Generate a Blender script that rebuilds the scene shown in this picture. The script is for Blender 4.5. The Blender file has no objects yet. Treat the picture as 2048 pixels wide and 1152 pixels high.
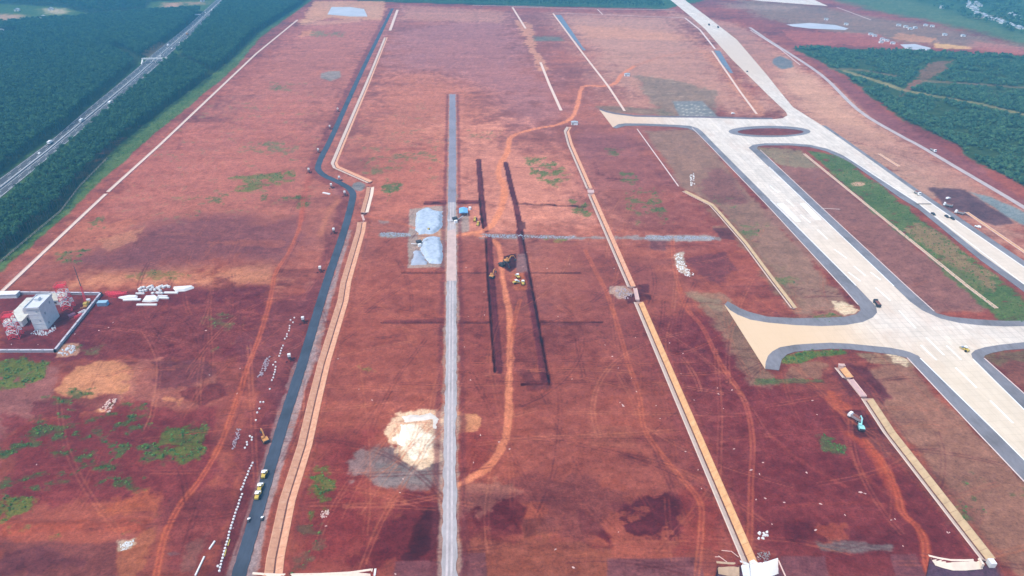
import bpy, math, random
import numpy as np
from mathutils import Vector, Matrix
from mathutils.geometry import tessellate_polygon

random.seed(7)
rng = np.random.default_rng(11)
scene = bpy.context.scene
R = math.radians

# ------------------------------------------------------------------ camera
HC = 240.0                      # drone height above the red field, metres
FPX = 1365.0                    # focal length in photograph pixels
PITCH = math.atan(826.0 / FPX)
cam_d = bpy.data.cameras.new('camera')
cam_d.sensor_width = 36.0
cam_d.lens = FPX / 2048.0 * 36.0
cam_d.clip_start = 1.0
cam_d.clip_end = 20000.0
cam = bpy.data.objects.new('camera', cam_d)
cam.location = (0, 0, HC)
cam.rotation_euler = (R(90) - PITCH, 0, 0)
scene.collection.objects.link(cam)
scene.camera = cam

# ------------------------------------------------------------------ sky, sun, exposure
SUN_EL, SUN_AZ = R(60), R(-122)         # azimuth measured from +Y towards +X (sun to the left, a little behind the camera)
world = bpy.data.worlds.new('World')
scene.world = world
world.use_nodes = True
wn = world.node_tree
bg = wn.nodes['Background']
sky = wn.nodes.new('ShaderNodeTexSky')
sky.sky_type = 'NISHITA'
sky.sun_disc = False
sky.sun_elevation = SUN_EL
sky.sun_rotation = SUN_AZ
sky.altitude = 100
sky.air_density = 1.2
sky.dust_density = 2.5
sky.ozone_density = 1.5
wn.links.new(sky.outputs[0], bg.inputs[0])
bg.inputs[1].default_value = 0.13
sun_d = bpy.data.lights.new('sun', 'SUN')
sun_d.energy = 1.5
sun_d.angle = R(12)
sun_d.color = (1.0, 0.95, 0.88)
sun = bpy.data.objects.new('sun', sun_d)
sd_ = Vector((math.sin(SUN_AZ) * math.cos(SUN_EL), math.cos(SUN_AZ) * math.cos(SUN_EL), math.sin(SUN_EL)))
sun.rotation_euler = sd_.to_track_quat('Z', 'Y').to_euler()
sun.location = (0, 0, 300)
scene.collection.objects.link(sun)
scene.view_settings.view_transform = 'Standard'
scene.view_settings.look = 'None'
scene.view_settings.gamma = 1.0
scene.view_settings.use_curve_mapping = False
scene.view_settings.exposure = 1.0
scene.render.engine = 'CYCLES'
scene.cycles.use_denoising = True
scene.cycles.max_bounces = 5
scene.cycles.volume_bounces = 1
scene.cycles.caustics_reflective = False
scene.cycles.caustics_refractive = False
KLIGHT = 1.35                   # picture value of a white diffuse ground under this light
HAZE_DENSITY = 0.00020

# ------------------------------------------------------------------ site survey: photograph point -> ground point
CP, SP = math.cos(PITCH), math.sin(PITCH)
def G(px, py, z=0.0):
    xc = (px - 1024.0) / FPX
    yc = (py - 576.0) / FPX
    t = (HC - z) / (SP + yc * CP)
    return (xc * t, (CP - yc * SP) * t)
def G3(px, py, z=0.0):
    x, y = G(px, py, z)
    return (x, y, z)
def mpp(py):
    return HC / (CP * (py + 250.0))
AX = R(4.27)                    # the site's long axis leans this much to the left
UX, UY = -math.sin(AX), math.cos(AX)

def lin(c):
    c = c / 255.0
    return c / 12.92 if c <= 0.04045 else ((c + 0.055) / 1.055) ** 2.4
def S(r, g, b, k=None):
    k = k or KLIGHT
    return (lin(r) / k, lin(g) / k, lin(b) / k)

# ------------------------------------------------------------------ materials
MATS = {}
def nodes_of(name):
    m = bpy.data.materials.new(name)
    m.use_nodes = True
    nt = m.node_tree
    b = nt.nodes['Principled BSDF']
    b.inputs['Specular IOR Level'].default_value = 0.2
    return m, nt, b
def mix_rgb(nt, a, b, f, mode='MIX'):
    n = nt.nodes.new('ShaderNodeMix')
    n.data_type = 'RGBA'
    n.blend_type = mode
    for sock, v in ((n.inputs[0], f), (n.inputs[6], a), (n.inputs[7], b)):
        if hasattr(v, 'links') or isinstance(v, bpy.types.NodeSocket):
            nt.links.new(v, sock)
        elif isinstance(v, (int, float)):
            sock.default_value = v
        else:
            sock.default_value = (*v, 1.0) if len(v) == 3 else v
    return n.outputs[2]
def noise(nt, scale, detail=4, rough=0.6, vec=None, stretch=None, dist=0.0, rot=0.0):
    n = nt.nodes.new('ShaderNodeTexNoise')
    n.inputs['Scale'].default_value = scale
    n.inputs['Detail'].default_value = detail
    n.inputs['Roughness'].default_value = rough
    n.inputs['Distortion'].default_value = dist
    if vec is None:
        g = nt.nodes.new('ShaderNodeNewGeometry')
        vec = g.outputs['Position']
    if stretch or rot:
        mp = nt.nodes.new('ShaderNodeMapping')
        if stretch: mp.inputs['Scale'].default_value = stretch
        mp.inputs['Rotation'].default_value = (0, 0, rot)
        nt.links.new(vec, mp.inputs['Vector'])
        vec = mp.outputs[0]
    nt.links.new(vec, n.inputs['Vector'])
    return n.outputs['Fac']
def ramp(nt, fac, stops):
    r = nt.nodes.new('ShaderNodeValToRGB')
    cr = r.color_ramp
    while len(cr.elements) < len(stops): cr.elements.new(0.5)
    for e, (p, c) in zip(cr.elements, stops):
        e.position = p
        e.color = (*c, 1.0) if len(c) == 3 else c
    nt.links.new(fac, r.inputs[0])
    return r.outputs[0]
def bump(nt, b, fac, strength=0.3, dist=0.2):
    n = nt.nodes.new('ShaderNodeBump')
    n.inputs['Strength'].default_value = strength
    n.inputs['Distance'].default_value = dist
    nt.links.new(fac, n.inputs['Height'])
    nt.links.new(n.outputs[0], b.inputs['Normal'])
def mat(name, col, rough=0.8, var=0.25, scale=0.6, bmp=0.0, metal=0.0, second=None):
    """painted / earthen / mineral surface: base colour broken up by two noises"""
    if name in MATS: return MATS[name]
    m, nt, b = nodes_of(name)
    d = tuple(c * (1 - var) for c in col)
    l = second or tuple(min(1, c * (1 + var)) for c in col)
    f = noise(nt, scale, 5, 0.65)
    c1 = ramp(nt, f, [(0.3, d), (0.5, col), (0.72, l)])
    nt.links.new(c1, b.inputs['Base Color'])
    b.inputs['Roughness'].default_value = rough
    b.inputs['Metallic'].default_value = metal
    if bmp: bump(nt, b, noise(nt, scale * 4, 4), bmp)
    MATS[name] = m
    return m

# ------------------------------------------------------------------ object helpers
COL = scene.collection
def link(o, parent=None):
    COL.objects.link(o)
    if parent is not None: o.parent = parent
    return o
def tag(o, label=None, cat=None, group=None, kind=None):
    if label: o['label'] = label
    if cat: o['category'] = cat
    if group: o['group'] = group
    if kind: o['kind'] = kind
    return o
def empty(name, loc, rz=0.0, label=None, cat=None, group=None):
    o = bpy.data.objects.new(name, None)
    o.location = loc
    o.rotation_euler = (0, 0, rz)
    o.empty_display_size = 0.5
    link(o)
    return tag(o, label, cat, group)
def copy_tree(src, loc, rz, label=None, group=None, scale=None):
    c = src.copy()
    COL.objects.link(c)
    c.location = loc
    c.rotation_euler = (0, 0, rz)
    if scale: c.scale = (scale, scale, scale)
    if label: c['label'] = label
    if group: c['group'] = group
    for ch in src.children:
        d = ch.copy()
        COL.objects.link(d)
        d.parent = c
        for gch in ch.children:
            e = gch.copy()
            COL.objects.link(e)
            e.parent = d
    return c

class MB:
    def __init__(self):
        self.v, self.f = [], []
    def add(self, vs, fs):
        o = len(self.v)
        self.v += [tuple(p) for p in vs]
        self.f += [tuple(i + o for i in f) for f in fs]
        return self
    def box(self, c, s, rz=0.0, taper=1.0, rot=None):
        hx, hy, hz = s[0] / 2, s[1] / 2, s[2] / 2
        vs = []
        for z, k in ((-hz, 1.0), (hz, taper)):
            for x, y in ((-hx, -hy), (hx, -hy), (hx, hy), (-hx, hy)):
                vs.append(Vector((x * k, y * k, z)))
        M = rot or Matrix.Rotation(rz, 3, 'Z')
        vs = [M @ p + Vector(c) for p in vs]
        return self.add(vs, [(3, 2, 1, 0), (4, 5, 6, 7), (0, 1, 5, 4), (1, 2, 6, 5), (2, 3, 7, 6), (3, 0, 4, 7)])
    def cyl(self, p0, p1, r, n=8, r1=None, cap=True):
        p0, p1 = Vector(p0), Vector(p1)
        d = (p1 - p0).normalized()
        a = d.orthogonal().normalized()
        b = d.cross(a)
        r1 = r if r1 is None else r1
        vs = []
        for p, rr in ((p0, r), (p1, r1)):
            for i in range(n):
                t = 2 * math.pi * i / n
                vs.append(p + a * (rr * math.cos(t)) + b * (rr * math.sin(t)))
        fs = [(i, (i + 1) % n, n + (i + 1) % n, n + i) for i in range(n)]
        if cap: fs += [tuple(range(n - 1, -1, -1)), tuple(range(n, 2 * n))]
        return self.add(vs, fs)
    def ring(self, p0, p1, ro, ri, n=12):
        """a pipe stub with a real bore"""
        p0, p1 = Vector(p0), Vector(p1)
        d = (p1 - p0).normalized(); a = d.orthogonal().normalized(); b = d.cross(a)
        vs = []
        for p, rr in ((p0, ro), (p1, ro), (p1, ri), (p0, ri)):
            for i in range(n):
                t = 2 * math.pi * i / n
                vs.append(p + a * (rr * math.cos(t)) + b * (rr * math.sin(t)))
        fs = []
        for k in range(4):
            k2 = (k + 1) % 4
            fs += [(k * n + i, k * n + (i + 1) % n, k2 * n + (i + 1) % n, k2 * n + i) for i in range(n)]
        return self.add(vs, fs)
    def prism(self, poly, z0, z1):
        """upright slab on a (possibly concave) outline"""
        n = len(poly)
        area = sum(poly[i][0] * poly[(i + 1) % n][1] - poly[(i + 1) % n][0] * poly[i][1] for i in range(n))
        if area < 0: poly = poly[::-1]
        tris = tessellate_polygon([[Vector((p[0], p[1], 0)) for p in poly]])
        vs = [(p[0], p[1], z0) for p in poly] + [(p[0], p[1], z1) for p in poly]
        fs = []
        for t in tris:
            a, b, c = (poly[i] for i in t)
            cr = (b[0] - a[0]) * (c[1] - a[1]) - (b[1] - a[1]) * (c[0] - a[0])
            t = tuple(t) if cr > 0 else tuple(t)[::-1]
            fs.append(tuple(i + n for i in t))
            fs.append(t[::-1])
        fs += [(i, (i + 1) % n, (i + 1) % n + n, i + n) for i in range(n)]
        return self.add(vs, fs)
    def profile(self, pts, y0, y1):
        """side outline (x,z) swept across y: vehicle bodies"""
        n = len(pts)
        vs = [(x, y0, z) for x, z in pts] + [(x, y1, z) for x, z in pts]
        fs = [tuple(range(n)), tuple(range(2 * n - 1, n - 1, -1))]
        fs += [((i + 1) % n, i, i + n, (i + 1) % n + n) for i in range(n)]
        return self.add(vs, fs)
    def mesh(self, name):
        me = bpy.data.meshes.new(name)
        me.from_pydata(self.v, [], self.f)
        me.validate()
        return me
    def build(self, name, material, parent=None, smooth=False):
        me = self.mesh(name)
        if material: me.materials.append(material)
        if smooth: me.polygons.foreach_set('use_smooth', [True] * len(me.polygons))
        return link(bpy.data.objects.new(name, me), parent)

def strip_poly(left, right):
    return list(left) + list(reversed(right))
def offset_line(pts, d):
    """polyline shifted sideways by d metres (positive = right of travel), mitred"""
    out = []
    n = len(pts)
    for i, p in enumerate(pts):
        def nrm(a, b):
            dx, dy = b[0] - a[0], b[1] - a[1]
            l = math.hypot(dx, dy) or 1
            return (dy / l, -dx / l)
        if i == 0: nn = nrm(pts[0], pts[1]); k = 1
        elif i == n - 1: nn = nrm(pts[-2], pts[-1]); k = 1
        else:
            a, b = nrm(pts[i - 1], p), nrm(p, pts[i + 1])
            nx, ny = a[0] + b[0], a[1] + b[1]
            l = math.hypot(nx, ny) or 1
            nn = (nx / l, ny / l)
            k = 1 / max(0.45, nn[0] * a[0] + nn[1] * a[1])
        out.append((p[0] + nn[0] * d * k, p[1] + nn[1] * d * k))
    return out
def W(*pts):
    return [G(*p) for p in pts]
def smooth_line(pts, sub=6):
    """Catmull-Rom through ground points"""
    P = [np.array(p, float) for p in pts]
    P = [2 * P[0] - P[1]] + P + [2 * P[-1] - P[-2]]
    out = []
    for i in range(1, len(P) - 2):
        for k in range(sub):
            t = k / sub
            a, b, c, d = P[i - 1:i + 3]
            q = 0.5 * ((2 * b) + (c - a) * t + (2 * a - 5 * b + 4 * c - d) * t * t + (3 * b - a - 3 * c + d) * t ** 3)
            out.append(tuple(q))
    out.append(tuple(P[-2]))
    return out
def resample(pts, step):
    out = [pts[0]]
    for a, b in zip(pts, pts[1:]):
        l = math.hypot(b[0] - a[0], b[1] - a[1])
        n = max(1, int(round(l / step)))
        for i in range(1, n + 1):
            out.append((a[0] + (b[0] - a[0]) * i / n, a[1] + (b[1] - a[1]) * i / n))
    return out
# ------------------------------------------------------------------ survey lines shared by ground, roads and drains
CH_LEFT_LOW = W((545, 1165), (551, 1114), (575, 1000), (610, 889), (630, 800), (648, 726), (686, 601), (692, 563), (721, 463), (724, 444))
CH_LEFT_MID = W((729, 425), (739, 388), (741, 374))
CH_LEFT_UP = W((740, 364), (715, 353), (672, 334), (668, 326), (687, 280), (737, 162), (772, 75))
CH_LEFT_TOP = W((780, 61), (795, 20))
CH_MID_LOW = W((1501, 1128), (1388, 864), (1277, 604))
CH_MID_UP = W((1263, 573), (1182, 388))
CH_MID_TOP = W((1179, 377), (1140, 288), (1133, 262), (1138, 254))
CH_FAR_A = W((1122, 221), (1099, 170), (1081, 125))
CH_FAR_A2 = W((1051, 57), (1025, 15))
CH_FAR_B = W((1249, 222), (1216, 172), (1164, 105), (1106, 27))
CH_FAR_C = W((1513, 228), (1479, 182), (1424, 102))
CH_RIGHT_LOW = W((1976, 1118), (1778, 864), (1734, 797))
CH_RIGHT_CUL = W((1727, 794), (1700, 760))
CH_RIGHT_MID = W((1696, 755), (1680, 735))
CH_RIGHT_UP = W((1588, 616), (1545, 560), (1490, 486), (1437, 425), (1422, 409), (1368, 382))
CH_PER = W((-60, 640), (8, 580), (110, 484), (212, 388))
CH_PER2 = W((216, 384), (320, 290), (512, 108), (595, 40))
CH_INFIELD = W((1993, 617), (1936, 574), (1760, 432), (1608, 308))
CH_EAST = W((2100, 540), (2048, 504), (1933, 425))
CH_EAST2 = W((1798, 333), (1758, 308))
CARVE = [(CH_LEFT_LOW, 6.6, 1.7), (CH_LEFT_MID, 6.0, 1.7), (CH_LEFT_UP, 5.4, 1.5), (CH_MID_LOW, 5.6, 1.7), (CH_MID_UP, 5.2, 1.7),
         (CH_MID_TOP, 5.0, 1.5), (CH_RIGHT_LOW, 5.8, 1.7), (CH_RIGHT_MID, 5.8, 1.7), (CH_RIGHT_UP, 3.6, 1.1)]
ROAD_ASPHALT = W((474, 1165), (481, 1139), (510, 1039), (561, 864), (605, 726), (650, 576), (688, 463), (705, 398), (704, 384), (694, 374), (672, 362),
                 (652, 353), (640, 344), (636, 334), (644, 312), (663, 275), (720, 150), (763, 62), (785, 17))
ROAD_GRAVEL_L = W((881, 1165), (884, 1114), (888, 889), (891, 726), (893, 563), (896, 405), (898, 288), (899, 189))
ROAD_GRAVEL_R = W((914, 1165), (914, 1114), (912, 889), (913, 726), (913, 563), (912, 405), (912, 288), (911, 189))
HWY_L = W((-260, 528), (0, 357), (96, 286), (180, 214), (270, 140), (302, 111), (375, 52), (432, 0), (474, -36))
HWY_R = W((-260, 588), (0, 397), (132, 287), (205, 228), (275, 167), (322, 125), (356, 93), (398, 57), (452, 3), (490, -30))
ROAD_EAST = W((1500, 55), (1530, 76), (1563, 97), (1643, 150), (1716, 220), (1798, 270), (1836, 290), (1911, 334), (2048, 415), (2200, 510))
TRENCH_BAND = [W((957, 320), (961, 370), (966, 430), (976, 560), (990, 744)), W((1011, 325), (1035, 413), (1065, 576), (1100, 768))]
TRENCH = [(W((972, 476), (976, 560), (990, 744)), 1.5), (W((1044, 462), (1065, 576), (1100, 768)), 1.5), (W((959, 396), (967, 458)), 1.5),
          (W((805, 545), (892, 545)), 1.2), (W((914, 545), (972, 545)), 1.2), (W((1062, 545), (1160, 546)), 1.2),
          (W((765, 645), (890, 645)), 1.2), (W((914, 645), (979, 645)), 1.2), (W((1080, 643), (1205, 644)), 1.2),
          (W((850, 407), (893, 405)), 1.6), (W((914, 405), (960, 404)), 1.6), (W((1034, 407), (1170, 413)), 1.4), (W((1045, 769), (1100, 768)), 1.4)]

# ------------------------------------------------------------------ the ground sheet
def axis_py(a, b, st):
    return np.arange(a, b, -st)
pys = np.concatenate([[4200, 3000, 2300, 1900, 1650, 1480, 1380, 1320, 1280, 1250, 1230, 1215], axis_py(1205, -30, 2.0), [-34, -42, -55, -75, -100, -130, -160]])
rowY = np.array([G(1024, p)[1] for p in pys])
rowS = np.array([mpp(p) for p in pys])
rowY = np.concatenate([[-8000, -2500, -900, -300], rowY, [5600, 8000]])
rowS = np.concatenate([[rowS[0]] * 4, rowS, [mpp(-190), mpp(-215)]])
pxs = np.concatenate([[-900, -640, -480, -400, -330, -275], np.arange(-240, 2290, 2.0), [2325, 2380, 2450, 2530, 2690, 2950]]) - 1024.0
GX = rowS[:, None] * pxs[None, :]
GX = np.concatenate([np.full((len(rowY), 1), -8000.0), GX, np.full((len(rowY), 1), 8000.0)], axis=1)
GY = np.repeat(rowY[:, None], GX.shape[1], axis=1)
NR, NC = GX.shape
X, Y = GX.ravel(), GY.ravel()
NV = X.size

def vnoise(x, y, seed):
    xi, yi = np.floor(x).astype(np.int64), np.floor(y).astype(np.int64)
    fx, fy = x - xi, y - yi
    fx, fy = fx * fx * (3 - 2 * fx), fy * fy * (3 - 2 * fy)
    def h(a, b):
        n = (a * 374761393 + b * 668265263 + seed * 974634777) & 0x7fffffff
        n = ((n ^ (n >> 13)) * 1274126177) & 0x7fffffff
        return ((n ^ (n >> 16)) & 0xffff) / 65535.0
    return (h(xi, yi) * (1 - fx) + h(xi + 1, yi) * fx) * (1 - fy) + (h(xi, yi + 1) * (1 - fx) + h(xi + 1, yi + 1) * fx) * fy
def fbm(x, y, s, seed, oct=4):
    a, t, o = 0.0, 0.0, 1.0
    for k in range(oct):
        a = a + o * vnoise(x / s, y / s, seed + k * 17)
        t += o; o *= 0.55; s *= 0.47
    return a / t
N_BIG = fbm(X, Y * 1.0, 90, 1)
N_MID = fbm(X, Y, 22, 2)
N_FINE = fbm(X, Y, 6, 3)
N_STREAK = fbm(X * 0.22, Y, 14, 4)
N_PATCH = fbm(X * 0.6, Y, 11, 5)
N_TINY = fbm(X * 0.7, Y, 2.6, 6, 3)

def poly_sd(x, y, poly):
    """signed distance, positive inside"""
    d = np.full(x.shape, 1e18)
    inside = np.zeros(x.shape, bool)
    n = len(poly)
    for i in range(n):
        ax, ay = poly[i]; bx, by = poly[(i + 1) % n]
        ex, ey = bx - ax, by - ay
        l2 = ex * ex + ey * ey + 1e-9
        t = np.clip(((x - ax) * ex + (y - ay) * ey) / l2, 0, 1)
        d = np.minimum(d, (x - ax - t * ex) ** 2 + (y - ay - t * ey) ** 2)
        c = ((ay > y) != (by > y)) & (x < (bx - ax) * (y - ay) / (by - ay + 1e-12) + ax)
        inside ^= c
    d = np.sqrt(d)
    return np.where(inside, d, -d)
def line_d(x, y, pts):
    d = np.full(x.shape, 1e18)
    for (ax, ay), (bx, by) in zip(pts, pts[1:]):
        ex, ey = bx - ax, by - ay
        t = np.clip(((x - ax) * ex + (y - ay) * ey) / (ex * ex + ey * ey + 1e-9), 0, 1)
        d = np.minimum(d, (x - ax - t * ex) ** 2 + (y - ay - t * ey) ** 2)
    return np.sqrt(d)
def box_idx(pts, m):
    xs, ys = [p[0] for p in pts], [p[1] for p in pts]
    return np.nonzero((X > min(xs) - m) & (X < max(xs) + m) & (Y > min(ys) - m) & (Y < max(ys) + m))[0]

COLR = np.zeros((NV, 3))
VEG = np.zeros(NV)
def sm(a, lo, hi):
    t = np.clip((a - lo) / (hi - lo), 0, 1)
    return t * t * (3 - 2 * t)
def blend(idx, m, col):
    COLR[idx] = COLR[idx] * (1 - m[:, None]) + np.array(col, float)[None, :] * m[:, None]
def patch(px, col, a=0.8, soft=6.0, n=1.0, nz=None, speck=None, veg=0.0, world_pts=None):
    """one soil patch: outline surveyed in the photograph, edge frayed by noise"""
    P = world_pts or W(*px)
    idx = box_idx(P, soft * (1 + 3 * n) + 1)
    if not len(idx): return
    sdv = poly_sd(X[idx], Y[idx], P)
    nf = (N_MID if nz is None else nz)[idx]
    m = sm(sdv / soft + (nf - 0.5) * 4.5 * n + (N_FINE[idx] - 0.5) * 3.2 * n + (N_TINY[idx] - 0.5) * 1.2 * n, *((-0.42, 0.42) if soft < 10 else (-1.5, 1.5)))
    if speck is not None:
        m = m * sm(N_PATCH[idx] * 0.35 + N_FINE[idx] * 0.25 + N_TINY[idx] * 0.40, speck - 0.02, speck + 0.10)
    m = m * a
    blend(idx, m, col)
    if veg: VEG[idx] = np.maximum(VEG[idx], m * veg)
def track(px, w, col, a=0.7, soft=1.0, n=0.3, smooth=True, world_pts=None):
    P = world_pts or W(*px)
    if smooth and len(P) > 2: P = smooth_line(P, 6)
    idx = box_idx(P, w + 4 * soft)
    if not len(idx): return
    d = line_d(X[idx], Y[idx], P)
    m = 1 - sm(d + (N_FINE[idx] - 0.5) * w * n * 2, w / 2 - soft, w / 2 + soft)
    blend(idx, (m * a * (0.75 + 0.5 * (N_MID[idx] - 0.25))).clip(0, 1), col)
def ell(cx, cy, rx, ry, n=14):
    return [(cx + rx * math.cos(2 * math.pi * i / n), cy + ry * math.sin(2 * math.pi * i / n)) for i in range(n)]

# base laterite: brick red with broad drier and damper fields
base_a, base_b, base_c = np.array([128, 68, 66.]), np.array([162, 90, 78.]), np.array([146, 82, 84.])
t = sm(N_BIG * 0.6 + N_STREAK * 0.4, 0.36, 0.64)[:, None]
COLR[:] = base_a * (1 - t) + base_b * t
t = sm(N_MID, 0.45, 0.75)[:, None] * 0.5
COLR[:] = COLR * (1 - t) + base_c * t
RED = (150, 74, 66); ORANGE = (196, 108, 78); DARK = (98, 47, 54); MAROON = (118, 54, 60); PURPLE = (126, 76, 88)
TAN = (206, 150, 118); PALE = (222, 178, 150); GREY = (150, 142, 150); GRAVEL = (158, 164, 176); BROWN = (148, 108, 98)
GREEN = (62, 96, 48); DULLGREEN = (104, 104, 76); SAND = (255, 255, 255); MUD = (86, 40, 48)

# --- beyond the site: farmland, woodland floor, verges
FOREST_A = [(-260, 640), (0, 522), (62, 470), (125, 418), (160, 372), (240, 290), (330, 220), (410, 162), (445, 137), (512, 68), (597, 14), (622, -6),
            (690, -46), (520, -46), (470, -14), (425, 36), (350, 118), (315, 150), (267, 191), (102, 338), (0, 433), (-260, 600)]
FOREST_B = [(-260, 530), (0, 350), (60, 303), (140, 252), (175, 215), (250, 152), (282, 121), (300, 108), (370, 58), (408, 22), (330, 26), (250, 34),
            (150, 42), (60, 48), (0, 54), (-300, 60), (-420, 300)]
FOREST_B_FAR = [(-300, 20), (10, 8), (120, 14), (190, 30), (290, 22), (300, 4), (430, -4), (470, -38), (200, -44), (-300, -40)]
FOREST_TOP = [(640, -4), (760, 4), (900, 8), (1024, 12), (1180, 15), (1330, 17), (1310, -20), (1250, -44), (660, -46)]
FOREST_C = [(1584, 96), (1640, 94), (1720, 98), (1860, 103), (1960, 108), (2060, 112), (2330, 122), (2330, 540), (2150, 440), (2048, 374), (1955, 325), (1900, 285),
            (1800, 236), (1740, 192), (1690, 150), (1640, 122)]
GREENFLOOR = (58, 92, 66)
for f in (FOREST_A, FOREST_B, FOREST_B_FAR, FOREST_TOP):
    patch(f, (50, 74, 46), 1.0, 6, 0.2)
patch([(-300, 660), (0, 545), (60, 490), (140, 425), (215, 345), (300, 265), (380, 200), (440, 150), (520, 75), (625, 0), (690, -46), (-300, -46)], (70, 104, 60), 1.0, 5, 0.3)
for f in (FOREST_A, FOREST_B, FOREST_B_FAR):
    patch(f, (46, 68, 44), 0.9, 5, 0.3)
patch([(0, 28), (50, 30), (52, 40), (0, 42), (-80, 40), (-80, 28)], (190, 160, 150), 0.9, 12, 0.3)
patch([(84, 17), (130, 17), (138, 24), (120, 29), (92, 27)], (196, 186, 176), 0.9, 10, 0.3)
patch([(-60, 66), (30, 66), (30, 72), (-60, 74)], (200, 170, 145), 0.9, 8, 0.3)
patch([(325, 5), (362, 5), (365, 16), (326, 18)], (196, 160, 150), 0.9, 10, 0.3)
patch([(370, 4), (410, 3), (412, 9), (372, 10)], (190, 158, 150), 0.8, 10, 0.3)
patch([(284, 108), (320, 82), (336, 92), (300, 118)], (176, 140, 126), 0.6, 6, 0.6)
patch([(620, -10), (760, 2), (1330, 18), (1500, -20), (1480, -46), (660, -46)], (66, 104, 72), 1.0, 8, 0.3)
# far right: mixed farmland, grading and village ground
patch([(1640, -10), (1740, 20), (1860, 42), (1960, 66), (2048, 92), (2400, 140), (2400, -46), (1600, -46)], (92, 120, 88), 1.0, 20, 0.5)
patch([(1760, -20), (1860, 10), (1960, 42), (2048, 70), (2400, 110), (2400, -46), (1740, -46)], (62, 100, 72), 0.9, 20, 0.6)
patch([(1480, 0), (1640, 12), (1740, 34), (1860, 50), (1960, 72), (2060, 98), (1960, 96), (1800, 84), (1640, 60), (1500, 30)], (146, 130, 122), 0.8, 14, 0.8)
patch([(1560, 60), (1760, 68), (1800, 92), (1600, 88)], (178, 104, 98), 0.8, 8, 0.6)
patch([(1800, 66), (1880, 78), (1860, 86), (1780, 78)], (214, 160, 130), 0.7, 8, 0.5)
patch([(1868, 86), (1940, 94), (1948, 99), (1870, 96)], (226, 190, 140), 0.9, 6, 0.3)
patch([(1940, 80), (2048, 96), (2048, 108), (1950, 103)], (196, 130, 124), 0.7, 10, 0.4)
patch([(1440, 5), (1600, 14), (1580, 24), (1450, 16)], (172, 148, 146), 0.7, 10, 0.5)
patch([(1960, 28), (2010, 34), (2000, 40), (1950, 36)], (200, 170, 160), 0.7, 10, 0.5)
# woodland on the right: green floor with a red clearing and pale rides
patch(FOREST_C, (64, 92, 60), 1.0, 6, 0.5)
patch([(1870, 119), (1906, 121), (1890, 138), (1860, 160), (1828, 164)], (150, 104, 92), 0.7, 5, 0.9)
patch([(1828, 160), (1850, 162), (1822, 180), (1806, 182)], (168, 108, 98), 0.7, 4, 0.5)
track([(1690, 142), (1760, 164), (1815, 182), (1950, 206), (2060, 232)], 11, (164, 158, 124), 0.9, 2)
track([(1660, 138), (1720, 140), (1790, 152)], 12, (140, 126, 108), 0.8, 2)
track([(1850, 162), (1950, 168), (2060, 176)], 12, (146, 126, 108), 0.8, 2)
track([(1790, 200), (1815, 182)], 4, (140, 110, 95), 0.6, 1.5)
# --- broad fields of the site
patch([(640, 20), (780, 20), (700, 190), (620, 260), (420, 240), (560, 90)], (184, 112, 104), 0.7, 30, 0.8)
patch([(270, 280), (600, 190), (640, 330), (560, 420), (300, 430), (180, 440)], (180, 102, 92), 0.8, 25, 0.8)
patch([(800, 60), (1010, 30), (1060, 120), (1110, 230), (1020, 260), (980, 180), (880, 150), (760, 130)], (164, 108, 118), 0.8, 25, 0.8)
patch([(800, 10), (1010, 22), (1010, 46), (800, 40)], (196, 144, 132), 0.7, 12, 0.6)
patch([(770, 150), (870, 145), (960, 190), (1000, 270), (900, 300), (720, 280)], (196, 120, 98), 0.7, 22, 0.7)
patch([(900, 250), (1010, 250), (1050, 300), (1130, 310), (1180, 460), (1000, 470), (915, 460)], (228, 154, 138), 0.72, 30, 0.6)
patch([(745, 300), (890, 290), (890, 400), (740, 470), (720, 420)], (190, 106, 88), 0.75, 14, 0.6)
patch([(1145, 270), (1260, 262), (1350, 370), (1260, 380), (1190, 370)], (128, 72, 84), 0.7, 10, 0.6)
patch([(1260, 300), (1340, 370), (1430, 420), (1560, 600), (1500, 600), (1330, 440), (1200, 390), (1180, 330)], (152, 84, 80), 0.5, 10, 0.9)
# broad pale tint that lifts the farther half of the site
patch([(0, 575), (215, 385), (600, 45), (640, 20), (1340, 20), (1400, 250), (1300, 640), (1180, 620), (900, 560), (700, 560), (540, 520), (200, 545)], (226, 190, 188), 0.20, 40, 0.3)
patch([(1330, 20), (1400, 60), (1560, 230), (1700, 290), (2060, 520), (2060, 420), (1700, 200), (1560, 96), (1480, 50)], (214, 180, 172), 0.55, 14, 0.6)
# far centre-right: pale mauve graded ground
patch([(1100, 30), (1360, 32), (1420, 100), (1560, 230), (1260, 225), (1170, 110)], (200, 158, 150), 0.85, 34, 0.5)
patch([(1150, 50), (1250, 55), (1400, 74), (1400, 82), (1170, 76)], (214, 160, 140), 0.7, 12, 0.6)
patch([(1030, 40), (1065, 50), (1075, 110), (1100, 140), (1080, 140), (1055, 90)], (220, 168, 142), 0.7, 8, 0.6)
patch([(1270, 150), (1340, 160), (1430, 180), (1440, 232), (1320, 232), (1290, 190)], (124, 120, 112), 0.6, 8, 0.5)
patch([(1345, 203), (1405, 202), (1438, 234), (1360, 234)], (138, 146, 162), 0.95, 2.5, 0.15)
patch([(1190, 212), (1330, 218), (1350, 232), (1230, 226)], (118, 122, 108), 0.5, 6, 0.6)
patch([(1066, 73), (1120, 73), (1130, 82), (1070, 82)], (110, 124, 124), 0.8, 8, 0.4)
for k, (ax, ay, bx) in enumerate([(1302, 153, 1342), (1306, 158, 1346), (1312, 164, 1350), (1290, 187, 1330), (1335, 187, 1370), (1345, 192, 1366)]):
    track([(ax, ay), (bx, ay + 1)], 1.6, (196, 176, 170), 0.8, 0.8, smooth=False)
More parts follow.
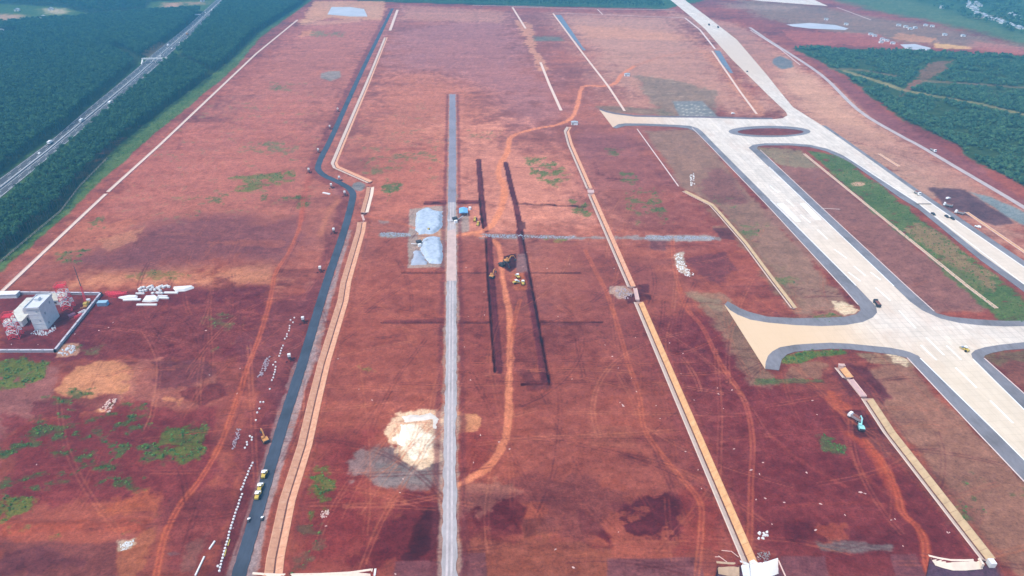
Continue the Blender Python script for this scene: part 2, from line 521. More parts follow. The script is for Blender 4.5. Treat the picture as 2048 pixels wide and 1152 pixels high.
for k in range(4):
    y0 = 208 + k * 7
    track([(1352 + k * 5, y0), (1368 + k * 5, y0 + 4), (1384 + k * 5, y0 + 1), (1396 + k * 6, y0 + 5), (1410 + k * 6, y0 + 3)], 1.6, (206, 214, 220), 0.9, 0.7, smooth=False)
# infield between the drain and the taxiway: brown-grey turf in the making
patch([(1290, 262), (1388, 258), (1520, 410), (1680, 585), (1715, 615), (1590, 630), (1545, 570), (1440, 422), (1365, 375)], (152, 124, 116), 0.95, 6, 0.3)
patch([(1400, 400), (1470, 440), (1570, 560), (1600, 610), (1560, 590), (1470, 470)], (130, 110, 96), 0.6, 8, 0.8)
patch([(1430, 330), (1470, 350), (1500, 400), (1440, 410), (1400, 380)], (126, 78, 84), 0.6, 8, 0.6)
patch([(1530, 430), (1560, 320), (1860, 625), (1980, 622), (1700, 590)], (150, 114, 110), 0.95, 6, 0.3)
patch([(1525, 300), (1610, 312), (1985, 618), (1870, 628), (1660, 430)], (146, 104, 104), 0.95, 5, 0.3)
patch([(1512, 296), (1600, 300), (1640, 335), (1560, 335)], (146, 142, 122), 0.8, 5, 0.6)
patch([(1618, 302), (1680, 312), (1790, 395), (1950, 520), (2040, 590), (2100, 650), (2000, 640), (1900, 550), (1760, 435)], (92, 124, 72), 0.92, 4, 0.5, speck=0.31, veg=0.55)
patch([(1800, 420), (1900, 480), (2010, 580), (1960, 590), (1850, 500)], (160, 130, 110), 0.75, 4, 1.2)
patch([(1880, 505), (1990, 590), (2048, 640), (1990, 632), (1900, 550)], (92, 116, 70), 0.7, 4, 1.0, veg=0.4)
patch(ell(1716, 368, 13, 4), (214, 180, 168), 0.95, 2, 0.3)
patch([(1630, 270), (1760, 290), (1900, 380), (1860, 400), (1760, 330)], (186, 160, 150), 0.7, 8, 0.8)
patch([(1560, 110), (1640, 160), (1740, 240), (1800, 285), (1740, 300), (1640, 250), (1560, 160)], (218, 176, 162), 0.8, 14, 0.5)
patch([(1620, 115), (1700, 165), (1800, 245), (1950, 330), (2060, 410), (2060, 425), (1900, 330), (1760, 250)], (142, 84, 92), 0.8, 5, 0.4)
patch([(1640, 240), (1720, 262), (1820, 290), (2048, 440), (2048, 520), (1850, 380), (1700, 290)], (184, 144, 138), 0.7, 12, 0.6)
patch([(1858, 376), (1930, 380), (2010, 430), (2030, 448), (1990, 452), (1900, 420)], (104, 78, 92), 0.95, 4, 0.4)
patch([(1938, 383), (1985, 395), (2048, 425), (2110, 470), (2048, 452), (1985, 415)], (132, 152, 172), 0.95, 4, 0.3)
patch([(1546, 116), (1560, 112), (1585, 122), (1588, 134), (1562, 138), (1546, 128)], (122, 130, 148), 0.95, 4, 0.4)
patch([(1400, 100), (1440, 110), (1500, 190), (1530, 230), (1510, 228)], (210, 150, 124), 0.5, 6, 0.6)
patch([(1830, 705), (1970, 712), (2090, 830), (2090, 700)], (132, 86, 80), 0.9, 5, 0.5)
patch([(1968, 716), (2000, 706), (2060, 700), (2060, 730), (2000, 730)], (104, 108, 80), 0.6, 4, 0.8)
# right-hand near field
patch([(1290, 640), (1450, 620), (1540, 760), (1700, 800), (1880, 1000), (1960, 1110), (1980, 1160), (1480, 1160), (1370, 860)], (116, 48, 56), 0.85, 10, 0.5)
patch([(1690, 740), (1810, 720), (1950, 865), (2060, 975), (2060, 1160), (1995, 1130), (1860, 940)], (154, 116, 106), 0.95, 5, 0.3)
patch([(1740, 880), (1830, 960), (1960, 1100), (2000, 1110), (1930, 1010), (1830, 900)], (128, 84, 80), 0.6, 5, 0.8)
patch([(1380, 590), (1450, 600), (1545, 745), (1560, 770), (1500, 770), (1440, 660)], (138, 116, 104), 0.85, 6, 0.4)
patch([(1370, 585), (1440, 585), (1500, 628), (1440, 622), (1390, 606)], (150, 140, 126), 0.6, 4, 0.5)
patch([(1500, 640), (1720, 618), (1735, 632), (1600, 640)], (150, 120, 112), 0.6, 3, 0.3)
patch([(1660, 600), (1700, 602), (1722, 628), (1690, 632), (1668, 618)], (232, 224, 210), 0.9, 3, 0.9)
patch([(1560, 712), (1620, 702), (1690, 700), (1700, 708), (1640, 714), (1600, 728), (1562, 728)], (96, 124, 60), 0.95, 2, 0.3, veg=0.9)
patch([(1700, 702), (1800, 712), (1830, 730), (1740, 730)], (150, 142, 124), 0.7, 3, 0.6)
patch([(1780, 708), (1812, 714), (1810, 732), (1790, 724)], (226, 218, 206), 0.9, 2, 0.9)
patch([(1580, 730), (1640, 716), (1660, 730), (1650, 760), (1560, 762)], (146, 118, 104), 0.7, 3, 0.6)
patch([(1510, 757), (1650, 757), (1650, 768), (1510, 768)], (84, 112, 72), 0.7, 2, 0.6, veg=0.5)
patch([(1655, 748), (1690, 722), (1740, 730), (1775, 790), (1765, 810), (1738, 790), (1700, 790), (1680, 765)], (104, 52, 62), 0.95, 3, 0.5)
patch([(1645, 775), (1680, 790), (1700, 820), (1690, 835), (1660, 810)], (186, 98, 70), 0.7, 3, 0.8)
patch([(1688, 822), (1730, 822), (1775, 876), (1712, 872)], MUD, 0.95, 2.5, 0.4)
# centre strips between drains
patch([(1100, 480), (1270, 500), (1430, 860), (1480, 1080), (1400, 1080), (1200, 640)], (132, 70, 70), 0.6, 14, 0.8)
patch([(1000, 760), (1180, 700), (1290, 900), (1330, 980), (1100, 960), (1020, 900)], (150, 84, 76), 0.8, 14, 0.8)
patch([(1180, 850), (1262, 850), (1268, 895), (1180, 895)], (166, 104, 90), 0.4, 3, 0.3)
patch([(740, 470), (890, 480), (890, 800), (700, 800), (660, 900), (690, 640)], (160, 90, 80), 0.75, 12, 0.5)
patch([(915, 480), (1000, 480), (1060, 760), (1010, 860), (915, 860)], (150, 80, 74), 0.6, 10, 0.7)
patch([(640, 850), (760, 860), (780, 1100), (600, 1140)], (122, 46, 50), 0.8, 10, 0.6)
patch([(920, 860), (1000, 870), (980, 940), (920, 960)], (142, 64, 58), 0.7, 8, 0.6)
# bottom wetter ground
patch([(790, 960), (890, 985), (885, 1120), (700, 1120), (800, 1010)], (100, 36, 44), 0.85, 6, 0.7)
patch([(845, 1015), (882, 1010), (880, 1090), (820, 1110), (830, 1060)], (66, 22, 30), 0.8, 3, 1.0)
patch([(915, 985), (1030, 1000), (1050, 1060), (1000, 1080), (915, 1060)], (110, 46, 50), 0.7, 5, 0.6)
patch([(1030, 1012), (1090, 1015), (1110, 1060), (1060, 1070), (1030, 1050)], (168, 92, 70), 0.6, 4, 0.9)
patch([(1238, 1010), (1330, 994), (1362, 1004), (1368, 1076), (1300, 1086), (1252, 1078), (1232, 1040)], (84, 28, 40), 0.9, 3.5, 1.1, speck=0.38)
patch([(1160, 1020), (1180, 1030), (1232, 1075), (1222, 1092), (1170, 1062)], (96, 34, 42), 0.9, 2.5, 0.5)
patch([(1040, 1040), (1105, 1036), (1106, 1062), (1050, 1074)], (108, 56, 52), 0.8, 2.0, 0.4)
patch([(930, 990), (1020, 996), (1046, 1018), (1040, 1064), (960, 1052)], (96, 34, 40), 0.8, 2.5, 0.6)
patch([(915, 1060), (1080, 1090), (1230, 1088), (1230, 1100), (1060, 1098), (915, 1074)], (104, 44, 46), 0.6, 2.5, 0.5)
patch([(1000, 960), (1060, 950), (1190, 978), (1240, 992), (1130, 990)], (120, 62, 62), 0.5, 3, 0.6)
patch([(1090, 980), (1180, 960), (1250, 990), (1200, 1090), (1130, 1070)], (122, 66, 66), 0.7, 5, 1.0)
patch([(915, 1085), (1060, 1080), (1230, 1100), (1220, 1152), (960, 1160)], (140, 82, 66), 0.7, 5, 0.8)
patch([(1370, 980), (1440, 1000), (1450, 1110), (1350, 1110)], (142, 62, 58), 0.6, 5, 0.7)
for q in ([(790, 1122), (884, 1122), (884, 1165), (785, 1165)], [(920, 1106), (972, 1104), (975, 1165), (918, 1165)], [(1215, 1118), (1400, 1114), (1410, 1165), (1215, 1165)],
          [(1560, 1112), (1650, 1112), (1660, 1165), (1565, 1165)], [(1780, 1108), (1830, 1108), (1860, 1165), (1795, 1165)]):
    patch(q, (122, 78, 92), 0.85, 1.2, 0.1, nz=N_FINE)
patch([(1625, 1082), (1700, 1080), (1790, 1088), (1785, 1104), (1640, 1102)], (122, 116, 126), 0.9, 2, 0.5)
patch([(1630, 1050), (1690, 1050), (1700, 1078), (1630, 1080)], (160, 84, 70), 0.8, 3, 0.7)
patch([(1550, 1040), (1620, 1045), (1630, 1075), (1600, 1105), (1555, 1090)], (90, 30, 38), 0.85, 4, 0.9)
patch([(1690, 1060), (1790, 1068), (1800, 1085), (1710, 1082)], (106, 46, 56), 0.8, 3, 0.6)
# --- left field, near
patch([(180, 545), (540, 525), (545, 568), (300, 572), (120, 580)], (206, 146, 118), 0.85, 10, 0.8)
patch([(60, 500), (140, 440), (280, 440), (300, 480), (150, 540)], (186, 118, 98), 0.6, 8, 0.9)
patch([(300, 445), (420, 432), (590, 440), (570, 520), (430, 528), (250, 530), (200, 515)], (120, 72, 82), 0.8, 11, 0.6)
patch([(150, 505), (300, 510), (300, 530), (130, 530)], (116, 70, 82), 0.6, 10, 0.7)
patch([(400, 480), (560, 482), (560, 492), (420, 490)], (166, 100, 90), 0.5, 3, 0.8)
patch([(200, 480), (290, 455), (280, 475), (220, 502)], (200, 146, 122), 0.6, 3, 0.9)
patch([(0, 590), (540, 572), (520, 640), (470, 720), (120, 720), (0, 720)], (112, 50, 60), 0.9, 8, 0.5)
patch([(200, 630), (480, 600), (500, 650), (440, 720), (200, 720)], (140, 74, 70), 0.5, 8, 1.0)
patch([(0, 740), (120, 730), (100, 820), (0, 890), (-60, 880)], (150, 100, 104), 0.9, 5, 0.5)
patch([(150, 730), (230, 720), (290, 740), (260, 800), (200, 830), (110, 782)], (206, 150, 118), 0.9, 3, 0.6)
patch([(230, 720), (430, 730), (440, 800), (360, 830), (300, 830)], (164, 104, 98), 0.8, 6, 0.8)
patch([(310, 730), (400, 715), (440, 740), (380, 790), (320, 780)], (112, 58, 68), 0.8, 4, 0.6)
patch([(350, 790), (440, 765), (455, 790), (400, 812), (360, 800)], (110, 50, 54), 0.9, 2.5, 0.6)
patch([(330, 795), (370, 800), (360, 815), (325, 808)], (214, 150, 118), 0.8, 2, 0.8)
patch([(195, 812), (230, 798), (240, 805), (220, 825), (196, 824)], (238, 196, 168), 0.9, 1.5, 0.8)
patch([(120, 690), (152, 690), (152, 708), (118, 712)], (196, 166, 150), 0.8, 2.0, 1.0)
patch([(50, 800), (220, 790), (220, 815), (60, 850)], (106, 46, 54), 0.7, 4, 0.8)
patch([(0, 830), (420, 820), (430, 960), (330, 1000), (0, 1010)], (120, 50, 56), 0.8, 8, 0.6)
patch([(190, 1010), (300, 990), (320, 1020), (200, 1034)], (176, 100, 72), 0.8, 5, 0.6)
patch([(0, 1040), (300, 1036), (290, 1060), (0, 1075)], (160, 82, 66), 0.8, 3, 0.6)
patch([(0, 1080), (235, 1086), (235, 1165), (0, 1165)], (122, 70, 72), 0.85, 3, 0.4)
patch([(240, 1100), (300, 1060), (310, 1100), (260, 1165), (230, 1165)], (170, 110, 80), 0.6, 4, 0.8)
patch([(0, 1095), (170, 1110), (170, 1130), (0, 1150)], (96, 50, 62), 0.6, 3, 1.0)
patch([(235, 1085), (268, 1078), (262, 1095), (240, 1104)], (200, 196, 192), 0.8, 1.5, 1.0)
patch([(333, 1106), (350, 1103), (362, 1108), (340, 1112)], (142, 142, 160), 0.9, 1, 0.3)
patch([(330, 1010), (430, 960), (470, 880), (540, 780), (560, 800), (500, 940), (450, 1080), (400, 1152), (330, 1152)], (118, 54, 62), 0.6, 5, 0.7)
patch([(375, 1090), (415, 1075), (400, 1152), (350, 1152)], (128, 100, 98), 0.5, 3, 0.8)
patch([(470, 690), (560, 600), (640, 580), (600, 720), (560, 800), (530, 800)], (120, 62, 72), 0.7, 5, 0.5)
patch([(500, 880), (555, 800), (590, 720), (605, 730), (540, 900), (490, 1060), (440, 1152), (430, 1152)], (104, 46, 56), 0.6, 2, 0.6)
# --- white sand dump with grey gravel apron
patch([(690, 900), (760, 880), (885, 890), (886, 985), (760, 985), (720, 960), (700, 975), (688, 940)], (140, 128, 140), 0.85, 4, 0.7)
patch([(730, 915), (884, 925), (884, 970), (760, 975)], (132, 130, 142), 0.7, 3, 0.6)
patch([(768, 850), (800, 828), (884, 818), (884, 920), (860, 934), (790, 930), (772, 905), (760, 880)], (240, 220, 204), 0.9, 3, 1.1)
patch([(785, 870), (815, 845), (850, 860), (872, 890), (840, 920), (790, 905)], SAND, 0.95, 2.5, 1.0)
patch([(915, 830), (950, 828), (955, 850), (920, 862)], (222, 168, 128), 0.7, 2, 1.0)
patch([(920, 980), (1000, 960), (1010, 985), (940, 1010)], (160, 120, 112), 0.5, 4, 1.2)
# --- gravel scatterings beside the asphalt and the haul road
for q in ([(700, 468), (640, 640), (585, 800), (548, 920), (520, 1010), (495, 1165), (512, 1165), (545, 1010), (570, 920), (606, 800), (640, 700), (664, 600)],):
    patch(q, (164, 150, 166), 0.85, 1.3, 0.7)
patch([(560, 800), (545, 860), (520, 930), (490, 1040), (455, 1150), (470, 1150), (505, 1040), (550, 880)], (156, 140, 154), 0.75, 1.3, 0.9)
patch(ell(717, 373, 14, 9), (130, 136, 152), 0.95, 1.5, 0.3)
patch([(664, 372), (700, 376), (696, 392), (664, 392)], (150, 100, 110), 0.6, 2, 0.6)
patch([(758, 464), (820, 466), (828, 474), (760, 474)], (150, 158, 172), 0.9, 1.6, 0.8)
patch([(756, 440), (780, 442), (778, 448), (758, 448)], (156, 152, 164), 0.7, 1.6, 0.8)
patch([(820, 418), (892, 412), (892, 535), (816, 535), (816, 470)], (172, 168, 176), 0.85, 1.6, 0.5)
patch([(834, 464), (892, 455), (914, 470), (892, 482), (836, 478)], (206, 170, 156), 0.85, 1.6, 0.5)
patch([(912, 430), (938, 432), (938, 462), (912, 470)], (166, 154, 160), 0.95, 1.2, 0.2)
patch([(960, 468), (1030, 466), (1150, 472), (1300, 472), (1440, 474), (1440, 480), (1300, 480), (1150, 478), (960, 478)], (150, 150, 166), 0.85, 1.6, 1.0)
patch([(1290, 470), (1420, 472), (1420, 481), (1300, 481)], (158, 164, 182), 0.8, 1.6, 0.9)
patch([(1345, 510), (1365, 505), (1372, 530), (1395, 552), (1385, 558), (1355, 545)], (196, 196, 200), 0.85, 1.6, 1.1)
patch([(1300, 482), (1332, 482), (1330, 500), (1300, 498)], (116, 78, 92), 0.7, 2, 0.6)
patch([(1225, 574), (1255, 574), (1268, 590), (1262, 604), (1232, 592)], (186, 180, 184), 0.8, 1.5, 1.1)
patch([(1250, 596), (1272, 586), (1300, 590), (1306, 600), (1280, 606), (1255, 608)], (84, 40, 50), 0.9, 1.5, 0.6)
patch([(1270, 572), (1296, 570), (1296, 584), (1274, 586)], (92, 44, 54), 0.9, 1.5, 0.6)
patch([(1370, 520), (1450, 500), (1480, 540), (1440, 570), (1390, 550)], (116, 62, 72), 0.8, 4, 0.5)
patch([(1430, 458), (1462, 456), (1470, 480), (1440, 476)], (92, 52, 62), 0.85, 1.6, 0.6)
# --- ponds' banks, far
patch([(625, 2), (770, 2), (766, 40), (660, 36), (600, 50), (612, 28)], (214, 166, 138), 0.85, 8, 0.5)
patch([(655, 10), (766, 12), (762, 36), (650, 34)], (206, 160, 138), 0.9, 4, 0.3)
patch([(600, 62), (640, 60), (636, 70), (600, 74)], (216, 158, 124), 0.6, 6, 0.8)
patch([(640, 148), (655, 143), (682, 142), (680, 156), (660, 162), (640, 156)], (150, 148, 156), 0.9, 2.5, 0.4)
patch([(590, 40), (650, 42), (720, 36), (720, 44), (640, 50), (600, 50)], (220, 180, 160), 0.5, 4, 0.9)

# --- weeds
W1, W2 = 0.55, 0.85
for q, sp, vg, c in [
    ([(-30, 728), (40, 720), (90, 728), (88, 755), (50, 775), (-30, 778)], 0.36, 1.0, (92, 128, 48)),
    ([(60, 835), (120, 825), (200, 832), (285, 815), (300, 850), (230, 880), (90, 880), (30, 880)], 0.47, 1.0, GREEN),
    ([(20, 880), (100, 880), (120, 900), (60, 900), (0, 915)], 0.45, 1.0, GREEN),
    ([(0, 890), (30, 900), (20, 925), (-20, 925)], 0.40, 1.0, GREEN),
    ([(70, 895), (160, 900), (240, 890), (330, 900), (330, 918), (180, 925), (90, 912)], 0.46, 1.0, GREEN),
    ([(335, 865), (400, 855), (402, 900), (370, 912), (330, 905)], 0.38, 1.0, (80, 118, 44)),
    ([(150, 905), (230, 915), (240, 950), (200, 970), (170, 950)], 0.54, 0.9, GREEN),
    ([(0, 950), (110, 945), (130, 965), (100, 978), (0, 980)], 0.50, 0.9, GREEN),
    ([(200, 950), (280, 955), (280, 972), (200, 970)], 0.52, 0.9, GREEN),
    ([(-20, 995), (55, 998), (66, 1018), (20, 1030), (-20, 1028)], 0.36, 1.0, (92, 124, 44)),
    ([(80, 1050), (130, 1048), (125, 1075), (90, 1072)], 0.45, 0.8, (110, 110, 56)),
    ([(225, 1045), (300, 1046), (300, 1054), (225, 1054)], 0.48, 0.8, (110, 104, 56)),
    ([(20, 1050), (70, 1050), (60, 1064), (20, 1066)], 0.52, 0.7, (110, 104, 56)),
    ([(628, 940), (665, 930), (668, 990), (650, 1020), (626, 1034), (640, 1000), (630, 970)], 0.40, 1.0, (84, 116, 44)),
    ([(470, 355), (560, 340), (585, 342), (580, 362), (500, 385), (470, 380)], 0.40, 0.8, (108, 128, 66)),
    ([(360, 392), (440, 392), (480, 402), (400, 412), (360, 410)], 0.47, 0.8, (84, 108, 64)),
    ([(530, 392), (580, 394), (580, 400), (530, 400)], 0.45, 0.8, (80, 104, 60)),
    ([(598, 394), (612, 394), (612, 412), (598, 412)], 0.38, 0.8, (80, 104, 60)),
    ([(365, 418), (400, 420), (395, 432), (365, 430)], 0.45, 0.7, (84, 108, 64)),
    ([(490, 285), (560, 288), (600, 290), (560, 312), (500, 305)], 0.46, 0.5, (116, 122, 90)),
    ([(540, 165), (600, 168), (590, 182), (530, 178)], 0.48, 0.4, (122, 120, 92)),
    ([(620, 62), (690, 64), (690, 72), (630, 74)], 0.44, 0.3, (128, 128, 100)),
    ([(720, 320), (790, 310), (870, 305), (860, 325), (780, 345), (730, 352)], 0.47, 0.5, (120, 120, 84)),
    ([(774, 362), (792, 365), (786, 400), (770, 398)], 0.40, 0.8, (84, 116, 66)),
    ([(1060, 316), (1090, 318), (1128, 345), (1126, 358), (1110, 370), (1075, 340)], 0.42, 0.9, (92, 122, 64)),
    ([(930, 260), (1000, 262), (990, 280), (940, 275)], 0.50, 0.4, (124, 118, 84)),
    ([(1215, 295), (1240, 298), (1236, 308), (1218, 306)], 0.40, 0.8, (92, 116, 66)),
    ([(1245, 345), (1272, 350), (1266, 366), (1248, 360)], 0.40, 0.8, (86, 116, 66)),
    ([(1150, 402), (1174, 404), (1172, 424), (1152, 418)], 0.40, 0.9, (86, 114, 62)),
    ([(1255, 380), (1310, 376), (1320, 420), (1330, 445), (1290, 448), (1258, 415)], 0.48, 0.9, (88, 112, 66)),
    ([(1475, 445), (1525, 450), (1520, 466), (1490, 470)], 0.46, 0.8, (96, 118, 76)),
    ([(1440, 395), (1480, 395), (1480, 415), (1440, 412)], 0.52, 0.5, (110, 120, 84)),
    ([(1560, 555), (1610, 560), (1600, 590), (1560, 580)], 0.54, 0.6, (100, 116, 80)),
    ([(1645, 880), (1662, 878), (1670, 892), (1655, 896)], 0.40, 1.0, (70, 102, 62)),
    ([(1900, 985), (1960, 950), (1950, 980), (1932, 1035), (1915, 1010)], 0.50, 0.9, (74, 92, 62)),
    ([(1930, 940), (1990, 965), (2048, 985), (2040, 1000), (1960, 980)], 0.54, 0.8, (86, 92, 66)),
    ([(400, 632), (470, 632), (480, 648), (410, 652)], 0.48, 0.6, (104, 100, 70)),
    ([(160, 695), (200, 694), (200, 706), (160, 706)], 0.44, 0.6, (96, 96, 70)),
    ([(430, 690), (480, 690), (480, 702), (430, 702)], 0.50, 0.5, (108, 96, 70)),
    ([(70, 785), (180, 782), (190, 795), (80, 806)], 0.46, 0.8, (86, 104, 60)),
    ([(255, 547), (410, 548), (410, 556), (255, 556)], 0.42, 0.6, (128, 118, 66)),
    ([(105, 505), (170, 500), (150, 524), (110, 525)], 0.46, 0.8, (96, 112, 66)),
    ([(190, 435), (215, 438), (212, 452), (192, 452)], 0.46, 0.7, (90, 108, 66)),
    ([(600, 1090), (640, 1085), (610, 1140), (590, 1145)], 0.42, 0.4, (100, 78, 66)),
    ([(610, 1060), (645, 1060), (640, 1072), (612, 1072)], 0.46, 0.5, (88, 80, 62)),
    ([(1090, 476), (1125, 478), (1120, 483), (1095, 483)], 0.40, 0.7, (130, 140, 70)),
    ([(1625, 634), (1690, 632), (1640, 642)], 0.46, 0.8, (86, 116, 62)),
    ([(718, 735), (736, 735), (736, 743), (718, 743)], 0.30, 0.6, (140, 140, 70)),
    ([(570, 1240), (1, 1240), (1, 1200)], 0.9, 0.1, GREEN)]:
    patch(q, tuple(0.9 * a_ + 0.1 * b_ for a_, b_ in zip(c, (120, 96, 64))), 0.8, 3.5 if q[0][1] > 450 else 5, 1.0, speck=sp + 0.03, veg=vg)
# sparse green stipple on the older ground to the upper left
patch([(300, 230), (600, 180), (650, 280), (600, 420), (300, 440), (250, 380)], (112, 118, 84), 0.6, 20, 0.6, speck=0.60, veg=0.5)
patch([(700, 260), (880, 200), (890, 360), (740, 350)], (116, 116, 84), 0.6, 10, 0.6, speck=0.60, veg=0.4)
# grass verge between plantation and perimeter drain
VERGE = [(-60, 560), (0, 518), (62, 466), (125, 415), (160, 370), (240, 288), (330, 218), (410, 160), (450, 130), (525, 70), (470, 135), (400, 195), (330, 250), (255, 315), (190, 372), (130, 432), (60, 496), (0, 540)]
patch(VERGE, (92, 124, 74), 0.95, 3, 0.4, veg=0.6)

# --- haul tracks: dry orange dust with wheel ruts
def ruts(px, w=5.0, col=(198, 108, 78), a=0.75, rut=True):
    track(px, w * 0.85, col, a * 0.7, 0.8, 0.35)
    if rut:
        P = smooth_line(W(*px), 6)
        for o in (-0.9, 0.9):
            track(None, 0.8, (214, 130, 98), 0.55, 0.5, 0.5, world_pts=offset_line(P, o), smooth=False)
ruts([(912, 972), (945, 955), (980, 930), (1004, 895), (1014, 850), (1018, 780), (1020, 700), (1018, 620), (1006, 560), (1002, 520), (996, 490), (980, 478), (955, 470)], 4.6, (226, 150, 122), 1.5)
ruts([(914, 470), (950, 465), (978, 455), (996, 430), (1006, 400), (1008, 375), (998, 350), (1000, 330), (1014, 305), (1022, 275), (1060, 260), (1120, 248), (1146, 232), (1156, 205), (1162, 180), (1172, 172), (1212, 172), (1232, 165), (1245, 148), (1270, 132)], 6.6, (228, 150, 120), 1.6, rut=False)
track([(1270, 132), (1330, 112), (1420, 100)], 6, (192, 130, 112), 0.6, 2)
ruts([(1040, 600), (1030, 640), (1022, 690)], 3.0, a=0.5)
track([(1140, 170), (1162, 180)], 3, (186, 124, 106), 0.4, 2)
ruts([(310, 1165), (318, 1120), (330, 1070), (360, 1010), (400, 960), (440, 890), (470, 810), (495, 735), (520, 670), (540, 600), (552, 545), (580, 500), (600, 450), (606, 400)], 3.6, (182, 88, 66), 0.8)
track([(600, 450), (612, 380), (620, 345)], 5, (178, 92, 80), 0.5, 2)
ruts([(1870, 1165), (1852, 1125), (1850, 1085), (1835, 1055), (1805, 1025), (1796, 990), (1780, 950), (1755, 910), (1730, 880)], 4.6, (190, 92, 62), 0.9)
ruts([(1805, 1025), (1770, 1012), (1720, 990), (1660, 955), (1600, 920), (1540, 870)], 2.4, (160, 82, 76), 0.6, rut=False)
ruts([(1796, 1010), (1700, 1006), (1560, 1012)], 2.0, (158, 78, 70), 0.6, rut=False)
ruts([(1496, 1118), (1500, 1060), (1502, 960), (1505, 880), (1488, 800), (1440, 725), (1405, 655), (1370, 610), (1350, 540), (1345, 480)], 2.8, (162, 78, 68), 0.6)
ruts([(1392, 1165), (1398, 1110), (1402, 1060), (1398, 1000), (1340, 930), (1290, 860), (1278, 790), (1255, 720), (1235, 650), (1215, 590), (1190, 540), (1170, 500)], 3.0, (172, 88, 74), 0.6)
track([(1650, 790), (1680, 850), (1720, 940), (1790, 1000)], 2.5, (162, 84, 74), 0.5, 1)
track([(1700, 870), (1740, 900), (1770, 950), (1790, 990)], 5.0, (186, 92, 64), 0.7, 1.5)
track([(722, 430), (760, 437), (800, 446), (835, 458)], 3.0, (196, 118, 96), 0.8, 0.9)
track([(700, 432), (722, 429), (750, 432)], 4.0, (170, 100, 92), 0.8, 0.9)
track([(640, 470), (660, 420), (680, 400)], 5.0, (206, 140, 112), 0.5, 2)
# dug pits beside the asphalt road
track([(600, 700), (560, 790), (530, 870), (505, 950)], 1.6, (84, 38, 48), 0.7, 0.8, 0.9)
track([(575, 760), (548, 830), (520, 905), (470, 1040), (440, 1140)], 2.6, (96, 42, 52), 0.6, 1.0, 0.9)
# scraped, dark earth beside trenches and along the road edges
track(None, 5.2, (96, 42, 54), 1.1, 0.25, 0.12, world_pts=W((957, 320), (961, 370), (967, 440), (971, 462)), smooth=False)
track(None, 4.8, (96, 42, 54), 1.1, 0.25, 0.12, world_pts=W((1011, 325), (1022, 372), (1035, 425), (1042, 466)), smooth=False)
track(None, 4.2, (100, 46, 60), 1.0, 0.3, 0.2, world_pts=offset_line(TRENCH[0][0], -2.6), smooth=False)
track(None, 4.2, (100, 46, 60), 1.0, 0.3, 0.2, world_pts=offset_line(TRENCH[1][0], 2.6), smooth=False)
patch([(1036, 444), (1050, 444), (1052, 458), (1038, 458)], (112, 70, 76), 0.9, 1.0, 0.4)
for P, w in TRENCH:
    track(None, w * (1.05 if w == 1.5 else 1.6), (62, 22, 32), 1.1, 0.45, 0.25, world_pts=P, smooth=False)
ruts([(914, 470), (940, 467), (965, 461), (982, 452), (996, 430)], 5.6, (228, 152, 122), 1.4, rut=False)
patch([(850, 402), (893, 401), (893, 409), (846, 410)], (96, 44, 54), 0.7, 1, 0.5)
patch([(914, 400), (958, 400), (958, 408), (914, 409)], (100, 44, 54), 0.7, 1, 0.5)
patch([(770, 640), (890, 636), (890, 646), (765, 647)], (108, 54, 62), 0.6, 1, 0.5)
patch([(1080, 646), (1200, 646), (1198, 651), (1080, 650)], (104, 54, 62), 0.6, 1, 0.5)
patch([(1036, 742), (1060, 738), (1066, 760), (1102, 764), (1104, 776), (1056, 782)], (104, 52, 58), 0.7, 1.6, 0.7)
patch([(1006, 512), (1034, 505), (1034, 535), (1020, 545), (1004, 535)], (66, 34, 46), 0.95, 1.2, 0.4)
patch([(1034, 507), (1052, 507), (1056, 545), (1032, 545)], (142, 112, 124), 0.95, 1.0, 0.15)
patch([(1020, 548), (1050, 545), (1056, 580), (1030, 580)], (186, 110, 78), 0.7, 1.5, 0.6)
for off in (-6.2, 6.2):
    mid = [((a[0] + b[0]) / 2, (a[1] + b[1]) / 2) for a, b in zip(ROAD_GRAVEL_L, ROAD_GRAVEL_R)]
    track(None, 3.2, (110, 56, 66), 0.6, 1.2, 0.4, world_pts=offset_line(mid, off), smooth=False)
    track(None, 2.0, (186, 170, 172), 0.8, 0.8, 0.9, world_pts=offset_line(mid, off * 0.56), smooth=False)
track(None, 9, (112, 56, 66), 0.6, 2, 0.4, world_pts=offset_line(ROAD_ASPHALT, -6.0), smooth=False)
track(None, 3.4, (166, 154, 170), 0.9, 0.8, 0.8, world_pts=offset_line(ROAD_ASPHALT[:7], 4.2), smooth=False)
track(None, 2.0, (156, 142, 156), 0.7, 0.6, 0.9, world_pts=offset_line(ROAD_ASPHALT[:5], -3.6), smooth=False)
for P, w, d in CARVE:
    track(None, w + 5, (160, 92, 78), 0.35, 2.0, 0.5, world_pts=P, smooth=False)
# old tyre and roller tracks criss-crossing the graded earth
tr = random.Random(101)
for k in range(330):
    px0, py0 = tr.uniform(120, 1900), tr.choice([tr.uniform(560, 1140), tr.uniform(300, 900)])
    x0, y0 = G(px0, py0)
    h0 = R(90) + AX + tr.gauss(0, 0.16) if tr.random() < 0.6 else tr.uniform(0, math.pi)
    if tr.random() < 0.3: h0 = AX + tr.gauss(0, 0.08)
    L_, cv = tr.uniform(25, 130), tr.gauss(0, 0.006)
    pts_ = [(x0, y0)]
    for i in range(8):
        h0 += cv * L_ / 8 + tr.gauss(0, 0.03)
        pts_.append((pts_[-1][0] + math.cos(h0) * L_ / 8, pts_[-1][1] + math.sin(h0) * L_ / 8))
    c_ = tr.choice([(196, 122, 100), (182, 108, 90), (206, 140, 118), (100, 48, 54), (92, 42, 50)])
    for o_ in (-0.95, 0.95):
        track(None, 0.6, c_, tr.uniform(0.2, 0.55), 0.4, 0.8, world_pts=offset_line(smooth_line(pts_, 3), o_), smooth=False)
